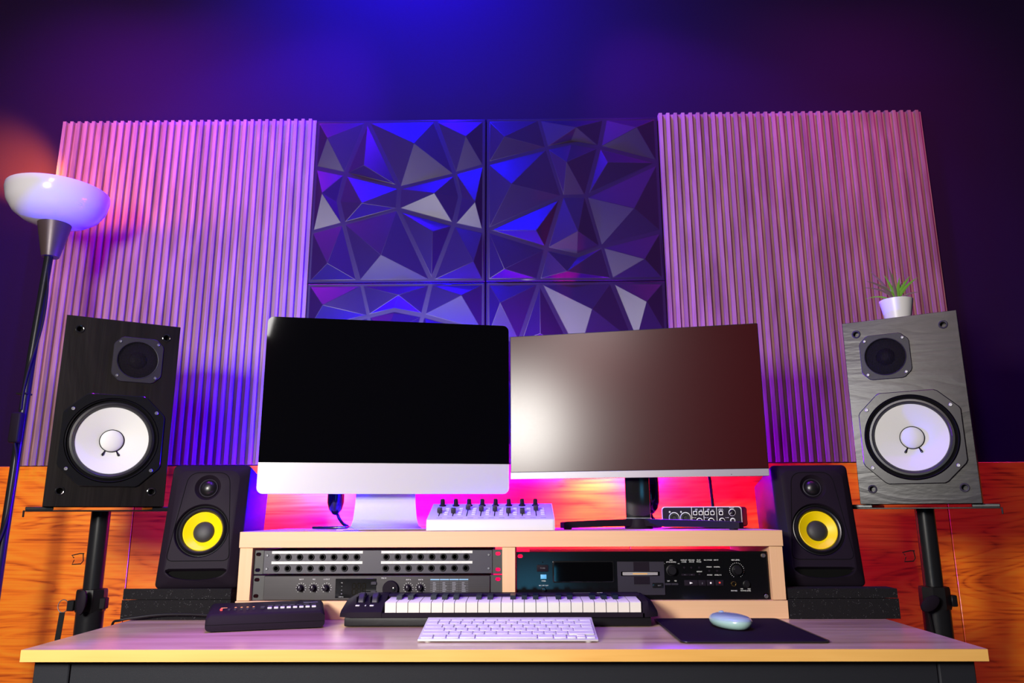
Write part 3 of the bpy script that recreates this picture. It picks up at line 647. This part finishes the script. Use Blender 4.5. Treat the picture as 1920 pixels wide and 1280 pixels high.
# ------------------------------------------------------------------ isolation pads and small monitors
def pad(x0, x1, yf, h0, yk, label, side):
    t = thing('isolation_pad', label, 'foam pad', ((x0+x1)/2, yf, .75)); w_ = (x1-x0)/2; D_ = .215; tn = math.tan(R(11.5))
    for nm, za, zb_, mt, e in (('lower_wedge', 0, .0365, 'foam', 0), ('upper_wedge', .0371, h0, 'foam', .0008)):
        top = zb_ if nm == 'lower_wedge' else h0
        bk = .0365-.012 if nm == 'lower_wedge' else None
        if nm == 'lower_wedge': pr = [(0, .0005), (0, .0365), (D_, .0165), (D_, .0005)]
        else: pr = [(.001, .0372), (.001, h0), (yk, h0), (D_, h0-(D_-yk)*tn), (D_, .0170)]
        m = MB(); m.loft([[(-w_+e, y, z) for y, z in pr], [(w_-e, y, z) for y, z in pr]]); m.build(nm, M['foam'], t)
    return t
M['foam'].node_tree.nodes['Principled BSDF'].inputs['Roughness'].default_value = .9
pad(-.7685, -.5600, 1.503, .0566, .006, 'black foam isolation pad under the small speaker beside the silver computer', -1)
pad(.4965, .7010, 1.503, .0541, .046, 'black foam isolation pad under the small speaker beside the mouse pad', 1)

def small_monitor(loc, rz, label, flip):
    t = thing('studio_monitor', label, 'speaker', loc, rz, 'small yellow-cone studio monitors', tilt=-R(11.5))
    W_, H_ = .156, .2435
    def ro(y, kw_, kh, r, dz=0): return [(x, y, H_/2+dz+z) for x, z in rrect(W_-2*kw_, H_-2*kh, r, 6)]
    cut = MB()
    cut.lathe([(.0001, .012), (.016, .012), (.020, .0075), (.0262, -.0008), (.0275, -.004), (.0001, -.004)], (0, 0, .1935), n=48)
    cut.lathe([(.0001, .030), (.049, .030), (.0505, .004), (.0535, -.0015), (.0535, -.006), (.0001, -.006)], (0, 0, .1075), n=56)
    pp = [(-.054, .0105), (.054, .0105)] + [(.058*math.cos(a)*1.0, .0065-.0125*math.sin(a)**.8) for a in [PI*k/14 for k in range(1, 14)]]
    pp = [(.056, .0085), (.050, .0105), (-.050, .0105), (-.056, .0085)]+[(-.056+.112*k/12, .0050-.0155*math.sin(PI*k/12)**.55) for k in range(0, 13)]
    cut.loft([[(x*1.03, -.005, .0235+z*1.1) for x, z in pp], [(x*1.03, -.0001, .0235+z*1.1) for x, z in pp], [(x*.96, .008, .0235+z*.8) for x, z in pp], [(x*.93, .045, .0235+z*.65) for x, z in pp]])
    MB().loft([ro(0, .0175, .0165, .020, .001), ro(.0006, .0165, .0155, .020, .001), ro(.010, .0065, .0065, .016), ro(.0135, .0022, .0022, .012), ro(.018, 0, 0, .010), ro(.185, 0, 0, .010), ro(.188, .003, .003, .008)]).build('cabinet', M['black_soft'], t, boolean=cut, ang=40)
    o = MB().lathe([(.0190, .0108), (.0185, .0060), (.0172, .0052), (.0162, .0062)], (0, 0, .1935), n=40, close=True).build('tweeter_ring', M['grey_plastic'], t)
    MB().lathe([(.0165, .0085)]+[(.0160*math.cos(a), .0085-.0115*math.sin(a)) for a in [PI/2*k/8 for k in range(1, 8)]]+[(0, -.003)], (0, 0, .1935), n=36).build('tweeter_dome', M['rubber'], t)
    MB().lathe([(.0498, .012), (.0495, .0045), (.0480, .0040), (.0470, .0060), (.0455, .0030), (.0430, .0008), (.0405, .0018), (.0380, .0070), (.0372, .0085)], (0, 0, .1075), n=56, close=True).build('surround', M['rubber'], t)
    MB().lathe([(.0378, .0070), (.0365, .0065), (.030, .0110), (.0200, .0165)], (0, 0, .1075), n=56, close=True).build('woofer_cone', M['yellow'], t)
    MB().lathe([(.0206, .0160)]+[(.0204*math.cos(a), .0155-.0085*math.sin(a)) for a in [PI/2*k/8 for k in range(1, 8)]]+[(0, .007)], (0, 0, .1075), n=40).build('dust_cap', M['dustcap'], t)
    MB().loft([[(x*.97, .010, .0235+z*.9) for x, z in pp], [(x*.97, .012, .0235+z*.9) for x, z in pp]]).build('port_shade_plate', M['void'], t)  # near-black plate spanning the port, stands in for the shade inside
    sh = [(-.036, .100), (-.048, .085), (-.0585, -.060), (-.052, -.0745), (.052, -.0745), (.0585, -.060), (.048, .085), (.036, .100)]
    crn = [(-.0400, .100, .022), (-.0600, -.0745, .014), (.0600, -.0745, .014), (.0400, .100, .022)]; pth = []
    for i in range(4):
        a, b, c = [Vector((crn[(i+q) % 4][0], crn[(i+q) % 4][1])) for q in (-1, 0, 1)]; r_ = crn[i][2]; p_ = b+(a-b).normalized()*r_; q_ = b+(c-b).normalized()*r_
        for k in range(7): u = k/6; w_ = p_*(1-u)**2+b*2*u*(1-u)+q_*u*u; pth.append((w_.x, -.0001, .124+w_.y))
    pth.append(pth[0])
    MB().tube(pth, .0007, 5).build('outline_groove', M['void'], t)
    return t
small_monitor((-.6360, 1.507+.002, .8085), R(6.1), 'small black studio speaker with yellow cone beside the silver computer', 0)
small_monitor((.5890, 1.5527, .8058), R(-4.9), 'small black studio speaker with yellow cone beside the matte monitor', 0)

# ------------------------------------------------------------------ big white-cone speakers
def ngon_ring(S_, ch, n=64):                             # square with cut corners sampled by angle
    out = []
    for k in range(n):
        a = 2*PI*(k+.5)/n; c, s = abs(math.cos(a)), abs(math.sin(a)); r = min(S_/max(c, s), (2*S_-ch)/(c+s)); out.append((r*math.cos(a), r*math.sin(a)))
    return out
def big_speaker(loc, rz, veneer, side, label):
    t = thing('bookshelf_speaker', label, 'speaker', loc, rz, 'large white-cone speakers')
    cut = MB().lathe([(.0001, -.01), (.086, -.01), (.086, .05), (.0001, .05)], (0, 0, .1320), n=56)
    tx = -side*-.0305 if False else side*.0305
    cut.lathe([(.0001, -.01), (.040, -.01), (.040, .02), (.0001, .02)], (tx, 0, .3010), n=40)
    for sx in (-1, 1):
        for z in (.0300, .3550): cut.lathe([(.0001, -.01), (.0055, -.01), (.0055, .012), (.0001, .012)], (sx*.0815, 0, z), n=20)
    MB().box(-.1075, .1075, 0, .199, 0, .382, .0007, 1).build('cabinet', veneer, t, boolean=cut)
    for sx in (-1, 1):
        for z in (.0300, .3550):
            MB().lathe([(.0088, 0), (.0086, -.0010), (.0072, -.0016), (.0058, -.0012), (.0052, .0010), (.0050, .009)], (sx*.0815, 0, z), n=24, close=True).build('grille_socket', M['black_gloss'] if side > 0 else M['grey_plastic'], t)
    # woofer plate
    o = MB(); pl = ngon_ring(.0930, .040, 96); C_ = [(.0862*math.cos(2*PI*(k+.5)/96), .0862*math.sin(2*PI*(k+.5)/96)) for k in range(96)]; z0 = .1320
    o.loft([[(x, 0, z0+z) for x, z in pl], [(x, -.0030, z0+z) for x, z in pl], [(x*.985, -.0042, z0+z*.985) for x, z in pl], [(x, -.0042, z0+z) for x, z in C_], [(x*.985, .0005, z0+z*.985) for x, z in C_]], cap0=False, cap1=False)
    wp = o.build('woofer_plate', M['black_gloss'] if side > 0 else M['satin_plate'], t, ang=25)
    for a in (38, 142, 218, 322):
        q = MB(); screw(q, (.0965)*math.cos(R(a)), -.0042, z0+.0965*math.sin(R(a)), .0037); q.build('screw', M['steel'], wp)
    MB().lathe([(.0850, .004), (.0848, -.0030), (.0838, -.0046), (.0826, -.0030), (.0818, .0030), (.0795, .0010), (.0765, -.0040), (.0725, -.0045), (.0690, -.0010), (.0670, .0050)], (0, 0, z0), n=72, close=True).build('surround', M['rubber'], t)
    MB().lathe([(.0676, .0040), (.0668, .0035), (.045, .0110), (.0225, .0185), (.0215, .0190)], (0, 0, z0), n=72, close=True).build('woofer_cone', M['cone'], t)
    MB().lathe([(.0222, .0180)]+[(.0220*math.cos(a), .0180-.0095*math.sin(a)) for a in [PI/2*k/9 for k in range(1, 9)]]+[(0, .0085)], (0, 0, z0), n=48).build('dust_cap', M['cone'], t)
    MB().lathe([(.0232, .0182), (.0232, .0168), (.0222, .0160), (.0216, .0168)], (0, 0, z0), n=48, close=True).build('cap_seam', M['void'], t)
    for s_ in (-1, 1):
        a = R(-90+s_*27); d = Vector((math.cos(a), 0, math.sin(a)))
        P_ = [Vector((0, .0172-.35*(k*.0022)+.0004, z0))+d*(.0235+k*.0022) for k in range(6)]
        MB().tube(P_, .0026, 10, [.55, .6, .7, .9, 1, .6]).build('voice_coil_lead', M['black_gloss'], t)
    # tweeter
    o = MB(); pl = ngon_ring(.0475, .0155, 64); C_ = [(.0395*math.cos(2*PI*(k+.5)/64), .0395*math.sin(2*PI*(k+.5)/64)) for k in range(64)]; z1 = .3010
    o.loft([[(tx+x, 0, z1+z) for x, z in pl], [(tx+x, -.0020, z1+z) for x, z in pl], [(tx+x*.98, -.0030, z1+z*.98) for x, z in pl], [(tx+x*1.01, -.0030, z1+z*1.01) for x, z in C_], [(tx+x, -.0040, z1+z) for x, z in C_], [(tx+x*.97, -.0035, z1+z*.97) for x, z in C_], [(tx+x*.96, .002, z1+z*.96) for x, z in C_]], cap0=False, cap1=False)
    tp = o.build('tweeter_plate', M['black_violet'], t, ang=25)
    for a in (45, 135, 225, 315):
        q = MB(); screw(q, tx+.0508*math.cos(R(a)), -.0030, z1+.0508*math.sin(R(a)), .0030); q.build('screw', M['steel'], tp)
    g = MB()                                              # woven wire grille
    rg = .0392; nb = 27
    for k in range(-nb//2, nb//2+1):
        c_ = k*.0029
        if abs(c_) < rg:
            l_ = math.sqrt(rg*rg-c_*c_)
            q = lambda s: -.0022+.0030*(1-(s*s+c_*c_)/(rg*rg))*-1
            g.tube([(tx+c_, q(s), z1+s) for s in [l_*j/4 for j in range(-4, 5)]], .00042, 4)
            g.tube([(tx+s, q(s)+.0004, z1+c_) for s in [l_*j/4 for j in range(-4, 5)]], .00042, 4)
    g.build('grille_mesh', M['black_metal'], tp)
    MB().lathe([(.0395, .004), (.030, .008), (.020, .0095), (.0192, .0060)]+[(.0185*math.cos(a), .006-.010*math.sin(a)) for a in [PI/2*k/7 for k in range(1, 7)]]+[(0, -.004+.001)], (tx, 0, z1), n=40).build('tweeter_dome', M['black_soft'], tp)
    return t
big_speaker((-.8378, 1.5336, .9608), R(32), M['cab_l'], 1, 'large black speaker with white cone on the stand beside the floor lamp')
big_speaker((.7823, 1.5463, .9602), R(-31), M['cab_r'], -1, 'large grey-veneer speaker with white cone and a plant on top')

# ------------------------------------------------------------------ speaker stands
def stand(px, py, rz, ztop, side, label):
    t = thing('speaker_stand', label, 'speaker stand', (px, py, 0), rz, 'black tripod speaker stands')
    MB().box(-.135, .135, -.085, .12, ztop-.0095, ztop-.0068, .0006, 1).build('top_plate', M['black_metal'], t)
    MB().box(-.135, -.088, -.085, .12, ztop-.0068, ztop-.0005, .001, 1).build('rubber_strip', M['rubber'], t)
    MB().box(.088, .135, -.085, .12, ztop-.0068, ztop-.0005, .001, 1).build('rubber_strip', M['rubber'], t)
    x = side*.1355
    a, c = sorted((x, x+side*.003)); MB().box(a, c, -.085, -.05, ztop-.020, ztop-.007, .0008, 1).build('end_hook', M['black_metal'], t)
    MB().lathe([(.0185, .55), (.0185, ztop-.0095)], axis='Z', n=32).build('pole', M['black_metal'], t)
    MB().lathe([(.0262, .25), (.0262, .772)], axis='Z', n=32).build('lower_tube', M['black_metal'], t)
    c_ = MB().lathe([(.020, .797), (.0275, .796), (.0290, .792), (.0290, .757), (.0275, .752), (.020, .752)], axis='Z', n=8).build('clamp_collar', M['black'], t, ang=20)
    return t, c_
# the wing knobs and hooks are turned by hand, so they sit differently on the two stands
tL, cL = stand(-.8905, 1.6180, R(32), .9610, -1, 'black tripod speaker stand on the left, with a key ring and strap')
tR, cR = stand(.8350, 1.6330, R(-31), .9602, 1, 'black tripod speaker stand on the right, behind the desk corner')
def ellipse_knob(par, c, rx_, rz_, rot, nm='wing_knob'):
    o = MB(); n = 28; rings = []
    for y, k in ((-.004, .7), (-.0025, .95), (0, 1), (.0025, .95), (.004, .7)): rings.append([(rx_*k*math.cos(2*PI*i/n), y, rz_*k*math.sin(2*PI*i/n)) for i in range(n)])
    o.loft(rings); b_ = o.build(nm, M['black_soft'], par); b_.location = c; b_.rotation_euler = rot
    return b_
def world_to(par, v):                                   # point in the stand's own frame
    return Matrix.Rotation(-par.rotation_euler.z, 4, 'Z') @ (Vector(v)-Vector(par.location))
k = ellipse_knob(tL, world_to(tL, (-.884, 1.572, .775)), .0095, .0245, (0, R(3), -R(32)))
MB().tube([world_to(tL, (-.884, 1.574, .775)), world_to(tL, (-.890, 1.592, .775))], .005, 12).build('knob_shaft', M['black'], tL)
k = ellipse_knob(tR, world_to(tR, (.803, 1.592, .767)), .0215, .0125, (0, R(-33), R(31)))
MB().tube([world_to(tR, (.812, 1.594, .770)), world_to(tR, (.824, 1.610, .770))], .005, 12).build('knob_shaft', M['black'], tR)
for par, dx in ((tL, 1), (tR, 1)):
    cpos = world_to(par, (par.location.x+.031, par.location.y-.008, .769)); MB().box(-.006, .006, -.008, .008, -.011, .011, .0015, 1).build('clamp_bolt', M['black'], par, loc=cpos, rot=(0, 0, -par.rotation_euler.z))
cpos = world_to(tL, (tL.location.x-.033, tL.location.y-.01, .765)); MB().box(-.007, .007, -.008, .008, -.010, .010, .0015, 1).build('clamp_bolt', M['black'], tL, loc=cpos, rot=(0, 0, -R(32)))
# ring and strap of the left stand
o = MB(); pts = [world_to(tL, (-.9400+.0105*math.cos(a), 1.605, .7640+.0125*math.sin(a))) for a in [2*PI*j/28 for j in range(29)]]
o.tube(pts, .0009, 6); o.build('key_ring', M['steel'], tL)
o = MB(); P_ = [(-.9395, 1.603, .752), (-.9420, 1.602, .70), (-.945, 1.603, .62), (-.943, 1.604, .55)]
V = []
for p in P_:
    a = world_to(tL, (p[0]-.0055, p[1], p[2])); c = world_to(tL, (p[0]+.0055, p[1], p[2])); a2 = world_to(tL, (p[0]-.0055, p[1]+.0015, p[2])); c2 = world_to(tL, (p[0]+.0055, p[1]+.0015, p[2])); V.append([tuple(a), tuple(c), tuple(c2), tuple(a2)])
o.loft(V); o.build('strap', M['rubber'], tL)
o = MB().tube([world_to(tR, (.8015, 1.603, .765)), world_to(tR, (.8035, 1.603, .74)), world_to(tR, (.8080, 1.603, .70)), world_to(tR, (.8100, 1.603, .64))], .0016, 6); o.build('lanyard', M['rubber'], tR)
# bent wire pins clipped to the poles
for par, (ax, az) in ((tL, (-.9100, .8560)), (tR, (.7990, .8560))):
    P_ = [(0, .011), (-.0085, .011), (-.0250, .0075), (-.0200, .0020)], [(-.0190, -.0015), (-.0225, -.0105), (-.0045, -.0095), (0, -.0035), (-.0020, .011)]
    o = MB()
    for q in P_: o.tube([world_to(par, (ax+x, par.location.y-.012, az+z)) for x, z in q], .0011, 6)
    o.build('wire_pin', M['black_metal'], par)
for par in (tL, tR):
    for q in range(3):
        a = R(90+120*q)-par.rotation_euler.z; d = Vector((math.cos(a), math.sin(a), 0))
        if (Vector((math.cos(R(90+120*q)), math.sin(R(90+120*q)))).y) > 0: e = .36
        else: e = .36
        MB().tube([d*.024+Vector((0, 0, .50)), d*e*.55+Vector((0, 0, .24)), d*e+Vector((0, 0, .012))], .011, 10).build('leg', M['black_metal'], par)
        MB().tube([Vector((0, 0, .27)), d*e*.55+Vector((0, 0, .235))], .006, 8).build('brace', M['black_metal'], par)
    MB().lathe([(.034, .47), (.034, .53)], axis='Z', n=24).build('leg_hub', M['black'], par)

# ------------------------------------------------------------------ floor lamp
fl_ = thing('floor_lamp', 'tall uplighter floor lamp with glossy white bowl and dark pole', 'floor lamp', (-1.1865, 1.764, -.0473)); fl_.scale = (1.05, 1.05, 1.05)
lean = .013
MB().lathe([(.13, .0452), (.13, .055), (.12, .065), (.02, .073), (.012, .079)], axis='Z', n=48).build('base', M['black_metal'], fl_)
MB().tube([(-.004, 0, .03), (-.002, 0, .9), (.004, 0, 1.3), (.0125, 0, 1.56)], .0095, 16).build('pole', M['black_metal'], fl_)
cx = .0150
sk = MB().lathe([(.0001, 1.538), (.0185, 1.538), (.0205, 1.545), (.0370, 1.624), (.0375, 1.630), (.034, 1.632), (.0001, 1.628)], (cx, 0, 0), axis='Z', n=40).build('socket_cone', M['bronze'], fl_)
prof = [(.030, 1.6125), (.045, 1.6150), (.070, 1.6230), (.091, 1.6380), (.105, 1.6600), (.1105, 1.6850), (.1100, 1.6950), (.1085, 1.6960), (.1080, 1.6850), (.1025, 1.6610), (.0890, 1.6405), (.069, 1.6260), (.045, 1.6180), (.030, 1.6160)]
MB().lathe(prof, (cx, 0, .006), axis='Z', n=64, close=True).build('bowl_shade', M['lampshade'], fl_)
bulb = MB().lathe([(.0001, 0), (.010, .002), (.012, .012), (.016, .024), (.013, .034), (.0001, .039)], (cx, 0, 1.630), axis='Z', n=24).build('bulb', mat('warm_bulb', (1, .8, .5), .4, emit=((1, .42, .12), 6)), fl_)
cd = arc([(.0165, -.004, 1.506), (.024, -.006, 1.44), (.0225, -.008, 1.36), (.010, -.011, 1.28), (.0045, -.013, 1.22), (.0040, -.012, 1.175)], 6)
MB().tube(cd, .0026, 8).build('cord', M['black_soft'], fl_)
MB().box(-.013, .0115, -.012, .010, 1.2095, 1.2140, .001, 1).build('cable_tie', M['black'], fl_)
MB().box(-.0075, .0165, -.028, -.010, 1.100, 1.168, .005, 3).build('inline_switch', M['black_soft'], fl_)
cd = arc([(.0050, -.019, 1.101), (.0110, -.014, 1.06), (.0100, -.012, .98), (.004, -.012, .92), (-.006, -.02, .86), (-.014, -.03, .78), (-.014, -.05, .5), (-.010, -.09, .05)], 6)
MB().tube(cd, .0026, 8).build('cord', M['black_soft'], fl_)

# ------------------------------------------------------------------ plant
pl_ = thing('potted_plant', 'small green spiky plant in a white pot on top of the grey speaker', 'plant', (.8095, 1.5960, 1.3422))
MB().lathe([(.0230, 0), (.0245, .001), (.0332, .0475), (.0335, .0495), (.0322, .0500), (.0315, .0480), (.0300, .042)], axis='Z', n=44, close=True).build('pot', M['pot'], pl_)
MB().lathe([(.0230, .0005), (.0240, .004), (.0300, .0420), (.0, .0440)], axis='Z', n=32).build('soil', M['soil'], pl_)
lv = [(-50, .082, .5, 1), (-38, .080, .55, 1), (-20, .092, .80, 1), (-6, .086, .8, 1), (8, .060, 1.0, 0), (14, .052, .85, 1), (30, .072, .75, 0), (-28, .052, .80, 0), (-12, .070, .8, 0), (3, .074, .95, 0), (20, .066, .9, 0), (-40, .080, .85, 1), (48, .050, .6, 1), (-58, .062, .4, 0)]
rr = random.Random(11)
for i, (a, Ln, wv, dkk) in enumerate(lv):
    a = R(a); az = rr.uniform(-.8, .8); dx = math.sin(a); n = 8; V = []; bw = .0036*wv+.0006
    for k in range(n+1):
        s = k/n; th = a*(.55+.75*s); x = Ln*s*math.sin(th); z = .041+Ln*s*math.cos(th); y = -.006*math.cos(az*3)+math.sin(az)*.028*s
        w_ = bw*(math.sin(PI*min(1, .22+s*.78)))**.8 if s < .98 else .0003
        V.append([(x-w_*math.cos(a), y, z+w_*math.sin(a)), (x, y-.0016*(1-s), z), (x+w_*math.cos(a), y, z-w_*math.sin(a)), (x, y+.0008, z)])
    MB().loft(V).build('leaf', M['leaf_dark'] if dkk else M['leaf'], pl_, ang=60)

# ------------------------------------------------------------------ camera
cam = bpy.data.cameras.new('camera'); co = bpy.data.objects.new('camera', cam); COL.objects.link(co)
yaw, pitch, roll, fpx = .0153771, .2220516, -.0037452, 1418.672
f = Vector((-math.sin(yaw)*math.cos(pitch), math.cos(yaw)*math.cos(pitch), math.sin(pitch)))
r = Vector((math.cos(yaw), math.sin(yaw), 0)); u_ = r.cross(f)
r2 = r*math.cos(roll)+u_*math.sin(roll); u2 = -r*math.sin(roll)+u_*math.cos(roll)
co.matrix_world = Matrix(((r2.x, u2.x, -f.x, 0), (r2.y, u2.y, -f.y, 0), (r2.z, u2.z, -f.z, HC), (0, 0, 0, 1)))
cam.sensor_width = 36; cam.lens = fpx*36/1920; cam.clip_start = .02
bpy.context.scene.camera = co

# ------------------------------------------------------------------ lights
def light(kind, name, loc, col, power, aim=None, size=.1, size_y=None, spot=60, blend=.5, spread=None):
    l = bpy.data.lights.new(name, kind); l.energy = power; l.color = col
    if kind == 'AREA':
        l.size = size
        if size_y: l.shape = 'RECTANGLE'; l.size_y = size_y
        if spread: l.spread = R(spread)
    else: l.shadow_soft_size = size
    if kind == 'SPOT': l.spot_size = R(spot); l.spot_blend = blend
    o = bpy.data.objects.new(name, l); COL.objects.link(o); o.location = loc
    if aim: o.rotation_euler = (Vector(aim)-Vector(loc)).to_track_quat('-Z', 'Y').to_euler()
    return o
light('AREA', 'softbox', (-.90, -.25, 1.36), (1, .965, .90), 51, (0, 1.6, 1.0), .36, .36)
light('AREA', 'speaker_sheen_fill', (-.56, -.40, 1.98), (1, .96, .93), 9, (.5, 1.6, 1.1), .4, .4)  # added light, puts a sheen on the upper front of the right speaker
light('AREA', 'red_fill', (-.60, -.50, 1.78), (1, .10, .08), 1.8, (.5, 1.6, 1.1), .3, .3)
light('SPOT', 'ceiling_blue', (-.40, 1.45, 2.86), (.0, .0, 1), 330, (-.30, 2.03, 2.42), .04, spot=116, blend=1)
light('POINT', 'slat_side_blue', (-.30, 1.88, 2.78), (.03, .0, 1), 45, size=.03)  # added point light, no strip there; turns the slat sides blue
light('SPOT', 'slat_fill_left', (-.20, 1.66, 2.80), (.10, .0, 1), 260, (-1.05, 2.0, 1.50), .03, spot=50, blend=.7)  # added light that brightens the slat sides of the left panel
light('SPOT', 'slat_fill_right', (-.05, 1.66, 2.80), (.30, .0, 1), 130, (.85, 2.0, 1.50), .03, spot=48, blend=.7)  # added light that brightens the slat sides of the right panel
light('AREA', 'ceiling_violet', (-1.15, 1.48, 2.82), (.50, .005, 1), 8, (-1.10, 2.03, 1.75), .6, .08, spread=66)
light('AREA', 'ceiling_magenta', (.98, 1.48, 2.82), (.75, .005, .60), 2.6, (.98, 2.03, 1.75), .55, .08, spread=66)
light('AREA', 'overhead_violet', (-.10, 1.12, 2.82), (.30, .04, 1), 3.2, (-.10, 1.22, .75), .5, .1, spread=60)
light('SPOT', 'desk_violet_fill', (-.52, 1.25, 2.80), (.40, .0, 1), 230, (-.46, 1.175, .75), .01, spot=16, blend=.7)  # added light for the violet band along the front-left desktop
light('POINT', 'led_blue_left', (-.42, 1.86, 1.06), (.0, .0, 1), 110, size=.03)
light('POINT', 'led_blue_right', (.34, 1.82, 1.08), (.22, .0, 1), 22, size=.03)
light('AREA', 'led_magenta', (-.02, 1.93, 1.05), (1, .0, .85), 1.6, (-.02, 2.03, 1.0), .25, .03)
light('AREA', 'led_pink_left', (-.48, 1.93, 1.03), (.35, .0, 1), 9, (-.48, 2.03, .97), .2, .03)
light('AREA', 'led_red', (.28, 1.94, 1.06), (1, .002, .0), 11, (.28, 2.03, .99), .36, .02, spread=130)
light('AREA', 'tile_fill_blue', (-.27, 1.86, 1.33), (.03, .0, 1), 9, (-.27, 2.0, 1.65), .40, .03)  # added light behind the computer, turns downward tile facets blue
light('AREA', 'tile_fill_violet', (.02, 1.88, 1.31), (.30, .0, 1), 2.5, (.0, 2.0, 1.65), .12, .03)  # added light, tints the middle tile facets violet from below
light('SPOT', 'tile_fill_red', (.12, 1.94, 1.36), (1, .0, .03), 9, (.115, 1.996, 1.590), .004, spot=24, blend=.6)  # added light that reddens one facet of the upper right tile
light('AREA', 'glare_fill', (.19, 1.945, 1.08), (1, .28, .75), .9, (.19, 2.03, 1.02), .11, .02, spread=110)  # added light for the pale glare on the laminate behind the monitor
light('AREA', 'low_panel', (.02, -.3, .62), (.1, .6, 1), .5, (.1, 1.5, .85), .22, .2)
light('POINT', 'lamp_bulb', (-1.170, 1.764, 1.735), (1, .24, .03), 5, size=.02)
light('SPOT', 'lamp_glow_fill', (-1.215, 1.770, 1.735), (1, .29, .003), 230, (-1.46, 2.03, 1.93), .02, spot=33, blend=1)  # added spot, throws the orange glow onto the wall beside the lamp
wd_ = bpy.data.worlds.new('world'); bpy.context.scene.world = wd_; wd_.use_nodes = True
wd_.node_tree.nodes['Background'].inputs[0].default_value = (.02, .015, .03, 1); wd_.node_tree.nodes['Background'].inputs[1].default_value = .3
vs = bpy.context.scene.view_settings; vs.view_transform = 'Standard'; vs.look = 'None'; vs.exposure = 0; vs.gamma = 1; vs.use_curve_mapping = False
bpy.context.scene.cycles.max_bounces = 8; bpy.context.scene.cycles.sample_clamp_indirect = 4
